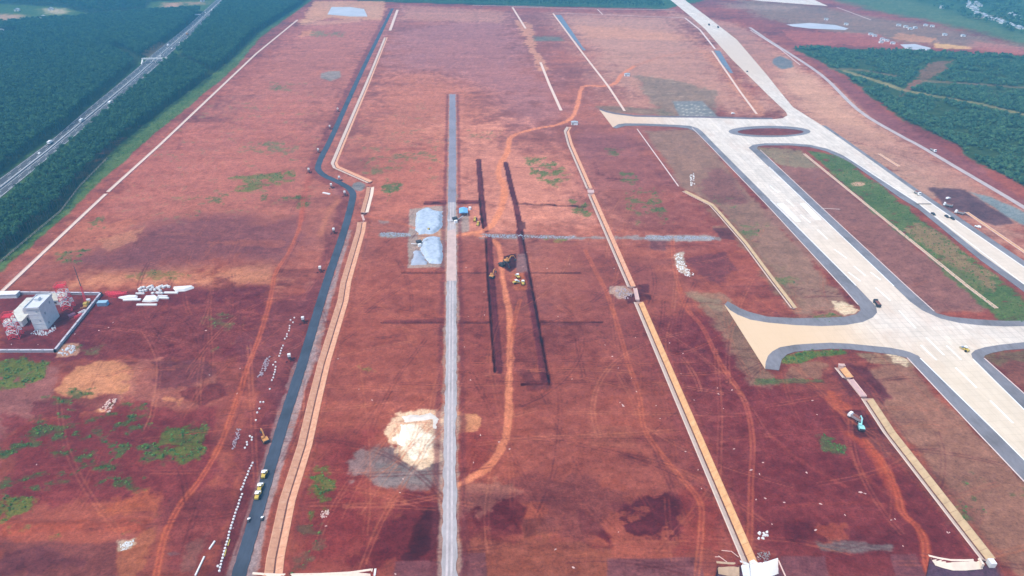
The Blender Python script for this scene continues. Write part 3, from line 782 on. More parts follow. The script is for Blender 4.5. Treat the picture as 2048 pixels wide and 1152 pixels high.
# fan of grader streaks everywhere
s = (N_STREAK - 0.5)[:, None] * 20 + (N_FINE - 0.5)[:, None] * 30 + (N_TINY - 0.5)[:, None] * 34
COLR += s * np.array([1.0, 0.8, 0.8])
COLR = COLR * np.array([1.02, 0.975, 0.86]) - np.array([3, 7, 9.])
COLR = COLR.clip(8, 252)

# ------------------------------------------------------------------ ground relief
Z = (N_FINE - 0.5) * 0.10 + (N_MID - 0.5) * 0.10
def hump(px, h, soft=6.0, n=0.6):
    P = W(*px); idx = box_idx(P, soft * 2)
    s_ = sm(poly_sd(X[idx], Y[idx], P) / soft + (N_MID[idx] - 0.5) * n, -0.2, 1.2)
    Z[idx] += h * s_ * (0.7 + 0.6 * N_FINE[idx])
hump([(230, 715), (430, 725), (440, 790), (330, 830), (200, 825)], 2.2, 8)
hump([(0, 1040), (300, 1036), (290, 1062), (0, 1075)], 1.2, 3)
hump([(1655, 748), (1678, 745), (1692, 775), (1676, 768)], 0.9, 3)
hump([(1712, 745), (1745, 740), (1775, 790), (1748, 788)], 0.9, 3)
hump([(1250, 594), (1272, 586), (1262, 606)], 1.0, 2)
hump([(1284, 588), (1306, 592), (1300, 606), (1282, 604)], 1.0, 2)
hump([(1045, 770), (1100, 772), (1090, 784), (1056, 782)], 0.9, 1.5)
hump([(800, 845), (870, 835), (880, 905), (800, 915)], 1.4, 4)
for q in (TRENCH_BAND[0], offset_line(TRENCH[0][0], -2.6), offset_line(TRENCH[1][0], 2.6)):
    idx = box_idx(q, 6)
    Z[idx] += 0.45 * (1 - sm(line_d(X[idx], Y[idx], q), 0.5, 2.6)) * N_FINE[idx] * 2
for P, w in TRENCH:
    idx = box_idx(P, 4)
    d = line_d(X[idx], Y[idx], P)
    Z[idx] -= 1.3 * (1 - sm(d, w * 0.25, w * 0.6))
for P, w, dep in CARVE:      # rough berms of thrown-out earth along the drains
    for o_ in (-(w / 2 + 2.4), w / 2 + 2.4):
        q = offset_line(P, o_); idx = box_idx(q, 4)
        Z[idx] += 0.55 * (1 - sm(line_d(X[idx], Y[idx], q), 0.3, 1.7)) * (N_FINE[idx] * 1.6 - 0.25).clip(0, 1.2)
for P, w, dep in CARVE:
    idx = box_idx(P, w + 4)
    d = line_d(X[idx], Y[idx], P)
    f = 1 - sm(d, w / 2 - 0.75, w / 2 - 0.25)
    Z[idx] = Z[idx] * (1 - f) - (dep + 1.0) * f
PITS = [([(1484, 1127), (1497, 1122), (1512, 1128), (1556, 1120), (1590, 1200), (1420, 1200), (1434, 1129), (1476, 1131)], 2.8),
        ([(1858, 1114), (1900, 1123), (1962, 1121), (1992, 1120), (2010, 1150), (2030, 1200), (1840, 1200)], 2.6),
        ([(506, 1151), (560, 1152), (640, 1150), (742, 1143), (760, 1200), (500, 1200)], 2.4)]
for q, dep in PITS:
    P = W(*q); idx = box_idx(P, 2)
    f = sm(poly_sd(X[idx], Y[idx], P), 0.2, 0.9)
    Z[idx] = Z[idx] * (1 - f) - dep * f
    blend(idx, f * 0.9, (92, 70, 88))
outer = (np.abs(X) > 2600) | (Y > 3000) | (Y < 60)
Z[outer] = 0
ZG = Z.reshape(NR, NC)
def gz(x, y):
    """ground height under a point"""
    r = int(np.clip(np.searchsorted(rowY, y) - 1, 0, NR - 2))
    c = int(np.clip(np.searchsorted(GX[r], x) - 1, 0, NC - 2))
    return float(ZG[r, c])

me = bpy.data.meshes.new('ground')
me.vertices.add(NV)
me.vertices.foreach_set('co', np.stack([X, Y, Z], 1).astype(np.float32).ravel())
i0 = (np.arange(NR - 1)[:, None] * NC + np.arange(NC - 1)[None, :]).ravel()
quads = np.stack([i0, i0 + 1, i0 + NC + 1, i0 + NC], 1).astype(np.int32)
me.loops.add(quads.size)
me.polygons.add(len(quads))
me.loops.foreach_set('vertex_index', quads.ravel())
me.polygons.foreach_set('loop_start', np.arange(0, quads.size, 4, dtype=np.int32))
me.polygons.foreach_set('loop_total', np.full(len(quads), 4, np.int32))
me.update()
me.polygons.foreach_set('use_smooth', np.ones(len(quads), bool))
c = COLR / 255.0
lc = np.where(c <= 0.04045, c / 12.92, ((c + 0.055) / 1.055) ** 2.4) / KLIGHT
at = me.attributes.new('soil', 'FLOAT_COLOR', 'POINT')
at.data.foreach_set('color', np.concatenate([lc, np.ones((NV, 1))], 1).astype(np.float32).ravel())
gm, nt, b = nodes_of('laterite_ground')
an = nt.nodes.new('ShaderNodeAttribute')
an.attribute_name = 'soil'
col = an.outputs['Color']
f1 = noise(nt, 0.35, 6, 0.7)
col = mix_rgb(nt, col, ramp(nt, f1, [(0.25, (0.66, 0.63, 0.63)), (0.5, (1, 1, 1)), (0.75, (1.24, 1.22, 1.2))]), 1.0, 'MULTIPLY')
f2 = noise(nt, 0.10, 5, 0.65, stretch=(0.18, 1.0, 1.0), rot=-AX)
col = mix_rgb(nt, col, ramp(nt, f2, [(0.3, (0.90, 0.88, 0.89)), (0.5, (1, 1, 1)), (0.72, (1.07, 1.06, 1.04))]), 1.0, 'MULTIPLY')
f3 = noise(nt, 0.9, 8, 0.82)
f4 = noise(nt, 2.2, 4, 0.7, stretch=(0.3, 1.0, 1.0), rot=-AX)
col = mix_rgb(nt, col, ramp(nt, f4, [(0.3, (0.80, 0.78, 0.78)), (0.5, (1, 1, 1)), (0.7, (1.15, 1.14, 1.14))]), 1.0, 'MULTIPLY')
vo = nt.nodes.new('ShaderNodeTexVoronoi')
vo.inputs['Scale'].default_value = 0.55
gp = nt.nodes.new('ShaderNodeNewGeometry')
nt.links.new(gp.outputs['Position'], vo.inputs['Vector'])
col = mix_rgb(nt, col, ramp(nt, vo.outputs['Distance'], [(0.0, (0.72, 0.68, 0.68)), (0.22, (0.96, 0.95, 0.95)), (0.6, (1.04, 1.04, 1.04))]), 0.8, 'MULTIPLY')
col = mix_rgb(nt, col, ramp(nt, f3, [(0.32, (0.60, 0.57, 0.57)), (0.5, (1, 1, 1)), (0.68, (1.3, 1.28, 1.27))]), 1.0, 'MULTIPLY')
nt.links.new(col, b.inputs['Base Color'])
b.inputs['Roughness'].default_value = 0.95
b.inputs['Specular IOR Level'].default_value = 0.1
bump(nt, b, noise(nt, 0.8, 6, 0.7), 0.5, 0.35)
me.materials.append(gm)
ground = link(bpy.data.objects.new('ground', me))
tag(ground, kind='structure')
# ------------------------------------------------------------------ pavements
def pavement_mat(name, col, joint, size, var=0.12, speckle=0.5, patchy=0.25, stains=()):
    m, nt, b = nodes_of(name)
    g = nt.nodes.new('ShaderNodeNewGeometry')
    mp = nt.nodes.new('ShaderNodeMapping')
    mp.inputs['Rotation'].default_value = (0, 0, -AX)
    nt.links.new(g.outputs['Position'], mp.inputs['Vector'])
    c = col
    if joint:
        br = nt.nodes.new('ShaderNodeTexBrick')
        br.offset = 0.0
        br.inputs['Color1'].default_value = (*[v * (1 - var) for v in col], 1)
        br.inputs['Color2'].default_value = (*[min(1, v * (1 + var)) for v in col], 1)
        br.inputs['Mortar'].default_value = (*[v * 0.62 for v in col], 1)
        br.inputs['Scale'].default_value = 1.0
        br.inputs['Mortar Size'].default_value = 0.10
        br.inputs['Brick Width'].default_value = size
        br.inputs['Row Height'].default_value = size
        nt.links.new(mp.outputs[0], br.inputs['Vector'])
        c = br.outputs['Color']
        b2 = nt.nodes.new('ShaderNodeTexBrick'); b2.offset = 0.37
        b2.inputs['Color1'].default_value = (0.93, 0.93, 0.93, 1); b2.inputs['Color2'].default_value = (1.05, 1.04, 1.03, 1); b2.inputs['Mortar'].default_value = (0.98, 0.98, 0.98, 1)
        b2.inputs['Mortar Size'].default_value = 0.0; b2.inputs['Scale'].default_value = 1.0
        b2.inputs['Brick Width'].default_value = 5.0; b2.inputs['Row Height'].default_value = 55.0
        nt.links.new(mp.outputs[0], b2.inputs['Vector'])
        c = mix_rgb(nt, c, b2.outputs['Color'], 1.0, 'MULTIPLY')
    f = noise(nt, 0.05, 5, 0.6)
    c = mix_rgb(nt, c, ramp(nt, f, [(0.3, (1 - patchy, 1 - patchy * 1.1, 1 - patchy * 1.2)), (0.55, (1, 1, 1)), (0.8, (1.1, 1.08, 1.04))]), 1.0, 'MULTIPLY')
    f = noise(nt, speckle, 5, 0.7, stretch=(1.0, 0.3, 1.0), rot=-AX)
    c = mix_rgb(nt, c, ramp(nt, f, [(0.3, (0.84, 0.83, 0.81)), (0.6, (1.05, 1.05, 1.05))]), 1.0, 'MULTIPLY')
    if joint:                                    # blotches of tracked-in red dust
        dn = ramp(nt, noise(nt, 0.035, 7, 0.72, stretch=(1.0, 0.35, 1.0), rot=-AX), [(0.52, (0, 0, 0)), (0.72, (0.55, 0.55, 0.55))])
        c = mix_rgb(nt, c, S(222, 186, 160), dn)
    for (sx, sy), rad, tint, amt in stains:      # dust trodden in from the bare earth at the open ends
        vm = nt.nodes.new('ShaderNodeVectorMath'); vm.operation = 'DISTANCE'
        nt.links.new(g.outputs['Position'], vm.inputs[0]); vm.inputs[1].default_value = (sx, sy, 0.3)
        mr = nt.nodes.new('ShaderNodeMapRange'); mr.interpolation_type = 'SMOOTHSTEP'
        mr.inputs['From Min'].default_value = rad * 0.25; mr.inputs['From Max'].default_value = rad
        mr.inputs['To Min'].default_value = amt; mr.inputs['To Max'].default_value = 0.0
        nt.links.new(vm.outputs['Value'], mr.inputs['Value'])
        c = mix_rgb(nt, c, tint, mr.outputs[0])
    nt.links.new(c, b.inputs['Base Color'])
    b.inputs['Roughness'].default_value = 0.85
    MATS[name] = m
    return m
M_CONC = pavement_mat('taxiway_concrete', S(240, 226, 210), True, 5.0, 0.035, 0.3, 0.10, stains=[(G(1480, 680), 105, S(240, 200, 152), 0.8), (G(1600, 672), 60, S(240, 206, 166), 0.6), (G(1205, 240), 110, S(236, 196, 158), 0.75), (G(2000, 820), 90, S(238, 214, 180), 0.6), (G(1690, 530), 90, S(240, 214, 184), 0.5), (G(1480, 110), 260, S(224, 200, 176), 0.8), (G(1950, 500), 120, S(238, 216, 190), 0.6)])
M_SHLD = pavement_mat('shoulder_asphalt', S(142, 138, 142), False, 1, patchy=0.3)
M_ASPH = pavement_mat('road_asphalt', S(76, 84, 98), False, 1, patchy=0.35)
M_HWY = pavement_mat('highway_asphalt', S(92, 94, 98), False, 1, patchy=0.15)
M_GRAV = pavement_mat('gravel_road', S(186, 177, 176), False, 1, patchy=0.22, speckle=0.8)
M_LINE = mat('white_road_paint', (0.82, 0.82, 0.80), 0.6, 0.06, 0.5)
M_KERB = mat('pale_kerb_concrete', S(236, 214, 204), 0.8, 0.1, 0.4)

cTop = [(1199, 220), (1212, 225), (1230, 229), (1270, 234), (1340, 235.5), (1400, 236), (1440, 237), (1500, 239), (1545, 239), (1565, 237), (1575, 231), (1572, 224)]
cRoadL = [(1536, 190), (1461, 116), (1409, 57), (1380, 32), (1346, 4), (1305, -28)]
cRoadR = [(1345, -28), (1372, 2), (1424, 41), (1474, 80), (1536, 153), (1561, 185), (1586, 215), (1643, 251)]
cEastR = [(1643, 251), (1696, 288), (1836, 388), (2048, 534), (2200, 640)]
cEastL = [(2200, 678), (2048, 570), (1961, 508), (1836, 408), (1761, 360), (1710, 326), (1686, 311)]
cU = [(1686, 311), (1655, 298), (1620, 290), (1580, 287), (1530, 287), (1506, 290), (1497, 296)]
cMainR = [(1497, 296), (1506, 304), (1536, 333), (1650, 441), (1791, 576), (1820, 604), (1845, 622), (1881, 638), (1920, 647), (1960, 651.5), (2011, 654), (2048, 653), (2200, 650)]
cLowR = [(2200, 676), (2048, 685), (2000, 690), (1970, 695), (1950, 701), (1942, 708), (1944, 716), (1990, 762), (2048, 819), (2200, 972)]
cLowL = [(2200, 1072), (2048, 920), (1992, 864), (1836, 712), (1820, 705), (1806, 701), (1780, 696), (1750, 693), (1700, 688), (1661, 686), (1620, 688), (1590, 690), (1560, 695), (1545, 703), (1536, 712), (1531, 726), (1530, 738)]
cFlare = [(1449, 610), (1460, 621), (1475, 630), (1500, 640), (1536, 646), (1590, 651), (1643, 653), (1690, 651), (1725, 645), (1745, 636), (1754, 626), (1752, 614)]
cMainL = [(1716, 576), (1536, 396), (1430, 290), (1405, 264), (1396, 257), (1380, 252), (1350, 250), (1290, 247.5), (1250, 247), (1236, 249), (1226, 255)]
def dedup(px):
    out = []
    for p in px:
        if not out or abs(p[0] - out[-1][0]) + abs(p[1] - out[-1][1]) > 0.01: out.append(p)
    return out
conc_px = dedup(cTop + cRoadL + cRoadR + cEastR + cEastL + cU + cMainR + cLowR + cLowL + cFlare + cMainL)
island_px = ell(1539, 263.5, 82, 11.5, 40)
def slab_holes(name, outer, holes, z0, z1, material):
    loops = [W(*outer)] + [W(*h) for h in holes]
    tris = tessellate_polygon([[Vector((x, y, 0)) for x, y in l] for l in loops])
    flat = [p for l in loops for p in l]
    n = len(flat)
    mb = MB()
    vs = [(x, y, z1) for x, y in flat] + [(x, y, z0) for x, y in flat]
    fs = []
    for t in tris:
        a, b_, c_ = (flat[i] for i in t)
        cr = (b_[0] - a[0]) * (c_[1] - a[1]) - (b_[1] - a[1]) * (c_[0] - a[0])
        fs.append(tuple(t) if cr > 0 else tuple(t)[::-1])
    o = 0
    for l in loops:
        for i in range(len(l)):
            j = (i + 1) % len(l)
            fs.append((o + i, o + j, n + o + j, n + o + i))
        o += len(l)
    mb.add(vs, fs)
    return tag(mb.build(name, material), kind='structure')
slab_holes('taxiway', conc_px, [island_px], -0.4, 0.30, M_CONC)
def sheet(name, pts, z1, material, z0=-0.4, kind='structure', parent=None):
    o = MB().prism(pts, z0, z1).build(name, material, parent)
    if parent is None: tag(o, kind=kind)
    return o
# shoulders: outer line surveyed, inner line is the concrete edge
oMainL = [(1719, 613), (1686, 576), (1536, 413), (1400, 272), (1388, 262), (1376, 257), (1350, 254), (1290, 251.5), (1250, 252), (1232, 257)]
oFlareT = [(1455, 603), (1480, 617), (1500, 625), (1536, 634), (1590, 637), (1650, 636), (1690, 634), (1712, 629), (1721, 621), (1719, 613)]
sheet('taxiway_shoulder', strip_poly(W(*dedup(oFlareT + oMainL)), W(*dedup(cFlare + cMainL))), 0.27, M_SHLD, -0.38)
oMainR = [(1513, 297), (1536, 315), (1650, 422), (1816, 576), (1873, 627), (1900, 634), (1950, 639), (2010, 642.5), (2048, 642), (2200, 640)]
sheet('taxiway_shoulder', strip_poly(W(*oMainR), W(*cMainR)), 0.27, M_SHLD, -0.38)
oU = [(1680, 315), (1650, 302), (1618, 294), (1580, 291), (1530, 291), (1516, 293), (1513, 297)]
oEastL = [(2200, 692), (2048, 584), (1961, 521), (1836, 418), (1798, 395), (1740, 353), (1700, 325), (1680, 315)]
sheet('taxiway_shoulder', strip_poly(W(*dedup(oEastL + oU)), W(*dedup(cEastL + cU))), 0.265, M_SHLD, -0.37)
oEastR = [(1652, 252), (1718, 298), (1833, 378), (2048, 522), (2200, 626)]
sheet('taxiway_shoulder', strip_poly(W(*oEastR), W(*cEastR)), 0.27, M_SHLD, -0.38)
oLowR = [(2200, 688), (2048, 698), (2010, 701), (1985, 706), (1970, 711), (1967, 716), (2048, 788), (2200, 932)]
sheet('taxiway_shoulder', strip_poly(W(*oLowR), W(*cLowR)), 0.27, M_SHLD, -0.38)
oLowL = [(2200, 1114), (2048, 964), (1953, 864), (1814, 716), (1790, 710), (1750, 705), (1700, 699), (1660, 698), (1620, 701), (1590, 704), (1574, 709), (1563, 720), (1558, 741)]
sheet('taxiway_shoulder', strip_poly(W(*oLowL), W(*cLowL)), 0.27, M_SHLD, -0.38)
sheet('taxiway_shoulder', strip_poly(W(*[(p[0], p[1] - 3.4) for p in cTop[:9]]), W(*cTop[:9])), 0.26, mat('faded_asphalt', S(126, 112, 116), 0.9, 0.2, 0.1), -0.38)
# island ring and its red infill
slab_holes('taxiway_shoulder', ell(1539, 263.5, 82, 11.5, 40), [ell(1541, 264, 66, 7.2, 40)], -0.37, 0.265, M_SHLD)
# kerb lines and painted marks
def paint_line(name, px, w, z=0.32, material=None, wpts=None):
    P = wpts or W(*px)
    return sheet(name, strip_poly(offset_line(P, -w / 2), offset_line(P, w / 2)), z, material or M_LINE, z - 0.015)
for ln in ([(1384, 256), (1400, 272), (1536, 413), (1686, 576), (1716, 610)], [(1520, 300), (1536, 315), (1650, 422), (1816, 576), (1868, 623)],
           [(1814, 716), (1953, 864), (2048, 964), (2150, 1066)], [(1968, 717), (2048, 788), (2150, 884)]):
    paint_line('edge_kerb', ln, 0.7, 0.34, M_KERB)
for ln in ([(1840, 717), (1993, 866), (2048, 921), (2150, 1023)], [(1946, 719), (1990, 763), (2048, 820), (2150, 922)], [(1540, 400), (1712, 572)], [(1538, 334), (1788, 573)],
           [(1832, 386), (2048, 535), (2150, 604)], [(1690, 313), (1836, 407), (2048, 569)]):
    paint_line('edge_marking', [(p[0], p[1]) for p in ln], 0.55, 0.318)
for a, b_ in [((1573, 400), (1588, 413)), ((1601, 430), (1621, 446)), ((1635, 460), (1655, 479)), ((1668, 499), (1693, 517)), ((1708, 533), (1731, 552)), ((1696, 545), (1721, 563)),
              ((1741, 545), (1761, 560)), ((1751, 576), (1781, 602)), ((1798, 622), (1831, 657)), ((1852, 676), (1888, 711)), ((1841, 691), (1873, 721)), ((1893, 692), (1922, 720)),
              ((1911, 736), (1953, 776)), ((1980, 802), (2026, 847)), ((1540, 372), (1556, 386))]:
    paint_line('centreline_dash', [a, b_], 0.9, 0.322)
for q in ([(1553, 408), (1566, 408), (1602, 444), (1590, 443)], [(1600, 408), (1611, 408), (1643, 440), (1630, 440)]):
    sheet('painted_block', W(*q), 0.325, M_LINE, 0.305)
# far apron at the top edge
sheet('apron', W((1440, -8), (1520, 2), (1600, 8), (1655, 12), (1620, -4), (1560, -26), (1420, -26)), 0.3, M_CONC)

# site roads
def ragged(P, amp, seed, step=3.0):
    q = random.Random(seed)
    return [(x + q.uniform(-amp, amp), y) for x, y in resample(P, step)]
RA = smooth_line(ROAD_ASPHALT, 4)
sheet('asphalt_road', strip_poly(ragged(offset_line(RA, -2.9), 0.16, 8, 2.0), ragged(offset_line(RA, 2.9), 0.16, 9, 2.0)), 0.22, M_ASPH)
sheet('gravel_road', strip_poly(ragged(ROAD_GRAVEL_L[:6], 0.45, 1), ragged(ROAD_GRAVEL_R[:6], 0.45, 2)), 0.24, M_GRAV)
sheet('gravel_road', strip_poly(ragged(ROAD_GRAVEL_L[5:], 0.4, 3), ragged(ROAD_GRAVEL_R[5:], 0.4, 4)), 0.232, pavement_mat('dark_gravel', S(152, 146, 156), False, 1, patchy=0.2, speckle=0.8))
mid = [((a[0] + b_[0]) / 2, (a[1] + b_[1]) / 2) for a, b_ in zip(ROAD_GRAVEL_L, ROAD_GRAVEL_R)]
for o, w in ((-0.95, 0.9), (0.95, 0.9)):
    paint_line('wheel_track', None, w, 0.252, mat('dusty_wheel_track', S(206, 192, 190), 0.95, 0.2, 0.25), wpts=offset_line(mid[:6], o))
sheet('dusty_crossing', W((893, 562), (913, 562), (912, 470), (911, 458), (895, 462), (894, 490)), 0.262, mat('dusty_road', S(214, 184, 172), 0.95, 0.15, 0.2), 0.1)
sheet('asphalt_strip', W((1110, 30), (1122, 30), (1166, 95), (1172, 100), (1166, 101), (1140, 70)), 0.2, mat('fresh_strip', S(122, 132, 146), 0.9, 0.15, 0.1))
sheet('asphalt_strip', W((1428, 101), (1440, 102), (1466, 146), (1460, 146), (1444, 128)), 0.2, MATS['fresh_strip'])
sheet('access_road', strip_poly(offset_line(smooth_line(ROAD_EAST, 4), -2.6), offset_line(smooth_line(ROAD_EAST, 4), 2.6)), 0.2, mat('pale_access_road', S(196, 180, 174), 0.9, 0.15, 0.1))
for ln, w in (([(1274, 258), (1310, 308), (1357, 373)], 1.1), ([(1024, 14), (1180, 18), (1350, 20)], 2.2), ([(945, 11), (1090, 13)], 2.2), ([(1106, 26), (1250, 31), (1370, 36)], 2.0), ([(1195, 19), (1205, 29)], 2.0),
              ([(1674, 15), (1742, 40)], 2.4), ([(1370, 36), (1400, 60), (1430, 98)], 3.0), ([(1500, 60), (1560, 98), (1600, 130)], 1.6)):
    paint_line('concrete_path', ln, w, 0.25, M_KERB)
paint_line('concrete_path', [(1643, 417), (1680, 419)], 0.8, 0.3, M_KERB)

# highway
sheet('highway', strip_poly(HWY_L, HWY_R), 0.2, M_HWY)
def hwy(fr):
    n = 60
    def samp(P):
        d = [0]
        for a, b_ in zip(P, P[1:]): d.append(d[-1] + math.hypot(b_[0] - a[0], b_[1] - a[1]))
        return [(float(np.interp(t, d, [p[0] for p in P])), float(np.interp(t, d, [p[1] for p in P]))) for t in np.linspace(0, d[-1], n)]
    return [(a[0] + (b_[0] - a[0]) * fr, a[1] + (b_[1] - a[1]) * fr) for a, b_ in zip(samp(HWY_L), samp(HWY_R))]
for fr, w in ((0.06, 0.25), (0.95, 0.25)):
    paint_line('lane_line', None, w, 0.215, wpts=hwy(fr))
H40, H60 = hwy(0.42), hwy(0.62)
for L in (H40, H60):
    paint_line('lane_line', None, 0.25, 0.215, wpts=L)
HM = hwy(0.52)
med = MB().prism(strip_poly(offset_line(HM, -0.35), offset_line(HM, 0.35)), 0.18, 1.0).build('median_barrier', mat('barrier_concrete', S(206, 206, 206), 0.8, 0.1, 0.3))
tag(med, 'long low concrete barrier dividing the highway lanes', 'barrier')
for fr in (0.15, 0.33, 0.71, 0.89):
    L = resample(hwy(fr), 6.0)
    for i in range(0, len(L) - 1, 3):
        if L[i][1] < 1500:
            paint_line('lane_dash', None, 0.2, 0.214, wpts=[L[i], L[i + 1]])

# ------------------------------------------------------------------ still water
wm, nt, b = nodes_of('pond_water')
b.inputs['Base Color'].default_value = (0.42, 0.45, 0.47, 1)
b.inputs['Roughness'].default_value = 0.35
b.inputs['Specular IOR Level'].default_value = 0.5
bump(nt, b, noise(nt, 0.6, 3), 0.05, 0.1)
nt.links.new(ramp(nt, noise(nt, 0.03, 4), [(0.35, S(190, 186, 190)), (0.7, S(220, 214, 214))]), b.inputs['Base Color'])
sheet('water', W((663, 14), (700, 14), (728, 18), (735, 33), (700, 33), (655, 29)), 0.15, wm, -0.2)
sheet('water', W((1573, 49), (1620, 46), (1670, 50), (1697, 57), (1690, 60), (1620, 57), (1585, 53)), 0.15, wm, -0.2)
sheet('water', W((1800, 89), (1830, 88), (1862, 96), (1856, 101), (1812, 98)), 0.15, wm, -0.2)

# ------------------------------------------------------------------ lined drains
M_LIN = {
    'salmon': mat('salmon_stained_lining', S(226, 164, 128), 0.9, 0.18, 0.45, second=S(236, 186, 152)),
    'ochre': mat('ochre_stained_lining', S(228, 172, 118), 0.9, 0.18, 0.35, second=S(232, 190, 140)),
    'khaki': mat('khaki_stained_lining', S(206, 176, 136), 0.9, 0.16, 0.3),
    'cream': mat('cream_lining', S(240, 212, 190), 0.9, 0.1, 0.3)}
M_BED = mat('damp_channel_bed', S(122, 78, 66), 0.9, 0.35, 0.5)
M_COPE = mat('pale_coping', S(238, 202, 186), 0.85, 0.1, 0.3)
def channel(P, w, dep, lin_l, lin_r, label, panels=0.0, bed=0.7, group='lined drainage channels'):
    ctr = ((P[0][0]), (P[0][1]), 0)
    root = empty('drainage_channel', ctr, 0, label, 'drain', group)
    def loc(p, z): return (p[0] - ctr[0], p[1] - ctr[1], z)
    P = resample(P, 5.0 if panels else 14.0)
    top, foot, lip = w / 2, bed / 2, w / 2 + 0.45
    L = {k: offset_line(P, k) for k in (-lip, -top, -foot, foot, top, lip)}
    zb = -dep
    for side, mt_ in ((-1, lin_l), (1, lin_r)):
        A, B = L[side * top], L[side * foot]
        segs = range(len(P) - 1)
        if panels:
            for i in segs:
                g_ = 0.035
                def lerp(p, q, t): return (p[0] + (q[0] - p[0]) * t, p[1] + (q[1] - p[1]) * t)
                a0, a1 = lerp(A[i], A[i + 1], 0.012), lerp(A[i], A[i + 1], 0.988)
                b0, b1 = lerp(B[i], B[i + 1], 0.012), lerp(B[i], B[i + 1], 0.988)
                hz = random.uniform(-0.02, 0.03)
                vs = [loc(a0, 0.1 + hz), loc(a1, 0.1 + hz), loc(b1, zb + hz), loc(b0, zb + hz)]
                vs += [(v[0], v[1], v[2] - 0.12) for v in vs]
                fs = [(0, 1, 2, 3), (7, 6, 5, 4), (0, 4, 5, 1), (1, 5, 6, 2), (2, 6, 7, 3), (3, 7, 4, 0)]
                if side > 0: fs = [f[::-1] for f in fs]
                MB().add(vs, fs).build('lining_panel', mt_, root)
            m2 = MB()      # joint filler behind the panels
            vs = [loc(p, -0.02) for p in A] + [loc(p, zb - 0.08) for p in B]
            n = len(A)
            m2.add(vs, [(i, i + 1, n + i + 1, n + i) if side < 0 else (n + i, n + i + 1, i + 1, i) for i in segs])
            m2.build('joint_backing', M_BED, root)
        else:
            vs = [loc(p, 0.1) for p in A] + [loc(p, zb) for p in B]
            n = len(A)
            MB().add(vs, [(i, i + 1, n + i + 1, n + i) if side < 0 else (n + i, n + i + 1, i + 1, i) for i in segs]).build('lining', mt_, root)
        # coping strip along the rim
        O = L[side * lip]
        MB().prism([(p[0] - ctr[0], p[1] - ctr[1]) for p in strip_poly(O, A)], -0.25, 0.16).build('coping', cre if lin_l is cre and side < 0 else mt_, root)
    vs = [loc(p, zb + 0.05) for p in L[-foot]] + [loc(p, zb + 0.05) for p in L[foot]]
    n = len(P)
    MB().add(vs, [(i, n + i, n + i + 1, i + 1) for i in range(n - 1)]).build('channel_bed', M_BED, root)
    # end walls
    for e in (0, -1):
        a, b_, c_, d_ = L[-top][e], L[-foot][e], L[foot][e], L[top][e]
        MB().add([loc(a, 0.1), loc(b_, zb), loc(c_, zb), loc(d_, 0.1)], [(0, 1, 2, 3)]).build('end_wall', M_COPE, root)
    return root
sal, och, kha, cre = (M_LIN[k] for k in ('salmon', 'ochre', 'khaki', 'cream'))
channel(CH_LEFT_LOW, 6.4, 0.8, sal, sal, 'long salmon-lined channel running beside the asphalt road to the bottom edge', 5)
channel(CH_LEFT_MID, 5.8, 0.8, sal, cre, 'short pale channel length just above the dirt crossing beside the road bend')
channel(CH_LEFT_UP, 5.2, 0.8, cre, sal, 'pale channel that kinks beside the asphalt road bend and runs far back')
channel(CH_MID_LOW, 5.4, 1.5, cre, och, 'long ochre-lined channel ending at the white headwall at the bottom', 5)
channel(CH_MID_UP, 5.0, 1.5, cre, sal, 'middle length of channel between the pale culvert and the rubble-strewn culvert', 5)
channel(CH_MID_TOP, 4.8, 1.3, cre, sal, 'upper channel length from the hooked end down to the pale culvert')
channel(CH_RIGHT_LOW, 5.6, 1.5, cre, kha, 'khaki-lined channel between the taxiway and the maroon field, bottom right', 5)
channel(CH_RIGHT_MID, 5.6, 1.5, cre, och, 'very short lined channel stub at the dark dug patch by the taxiway', 5)
channel(CH_RIGHT_UP, 3.4, 0.9, cre, kha, 'narrow bent channel across the brown infield left of the taxiway')
def slab_drain(P, w, material, label):
    """narrow covered drain: a run of cover slabs standing just proud of the soil, with a channel wall either side"""
    root = empty('slab_drain', (P[0][0], P[0][1], 0), 0, label, 'drain', 'slab-covered drains')
    Q = [(p[0] - P[0][0], p[1] - P[0][1]) for p in P]
    MB().prism(strip_poly(offset_line(Q, -w / 2), offset_line(Q, w / 2)), -0.4, 0.30).build('cover_slabs', material, root)
    for sgn in (-1, 1):
        MB().prism(strip_poly(offset_line(Q, sgn * w / 2), offset_line(Q, sgn * (w / 2 + 0.4))), -0.4, 0.48).build('side_wall', M_COPE, root)
    return root
slab_drain(CH_PER, 2.2, cre, 'cream perimeter drain beside the plantation, from the walled compound to a small gap')
slab_drain(CH_PER2, 2.4, cre, 'cream perimeter drain beside the plantation, running from the small gap to the far pond')
slab_drain(CH_LEFT_TOP, 4.0, cre, 'farthest short pale drain beside the asphalt road end')
slab_drain(CH_FAR_A, 2.6, cre, 'pale drain ending above the hooked channel in the far field')
slab_drain(CH_FAR_A2, 2.6, cre, 'pale drain stub at the far edge with a sandy spill')
slab_drain(CH_FAR_B, 2.0, cre, 'long thin drain slanting through the mauve field to the upper taxiway flare')
slab_drain(CH_FAR_C, 1.8, cre, 'thin drain beside the far concrete road')
slab_drain(CH_INFIELD, 1.6, kha, 'straight khaki drain dividing green turf from bare infield')
slab_drain(CH_EAST, 2.2, och, 'ochre drain outside the right-hand taxiway beside the dark wet patch')
slab_drain(CH_EAST2, 1.8, och, 'short ochre drain stub outside the right-hand taxiway')
cul = empty('box_culvert', (*G(1713, 777), 0), 0, 'pale pink box culvert joining two channel lengths in dark dug earth', 'culvert')
q0 = G(1713, 777)
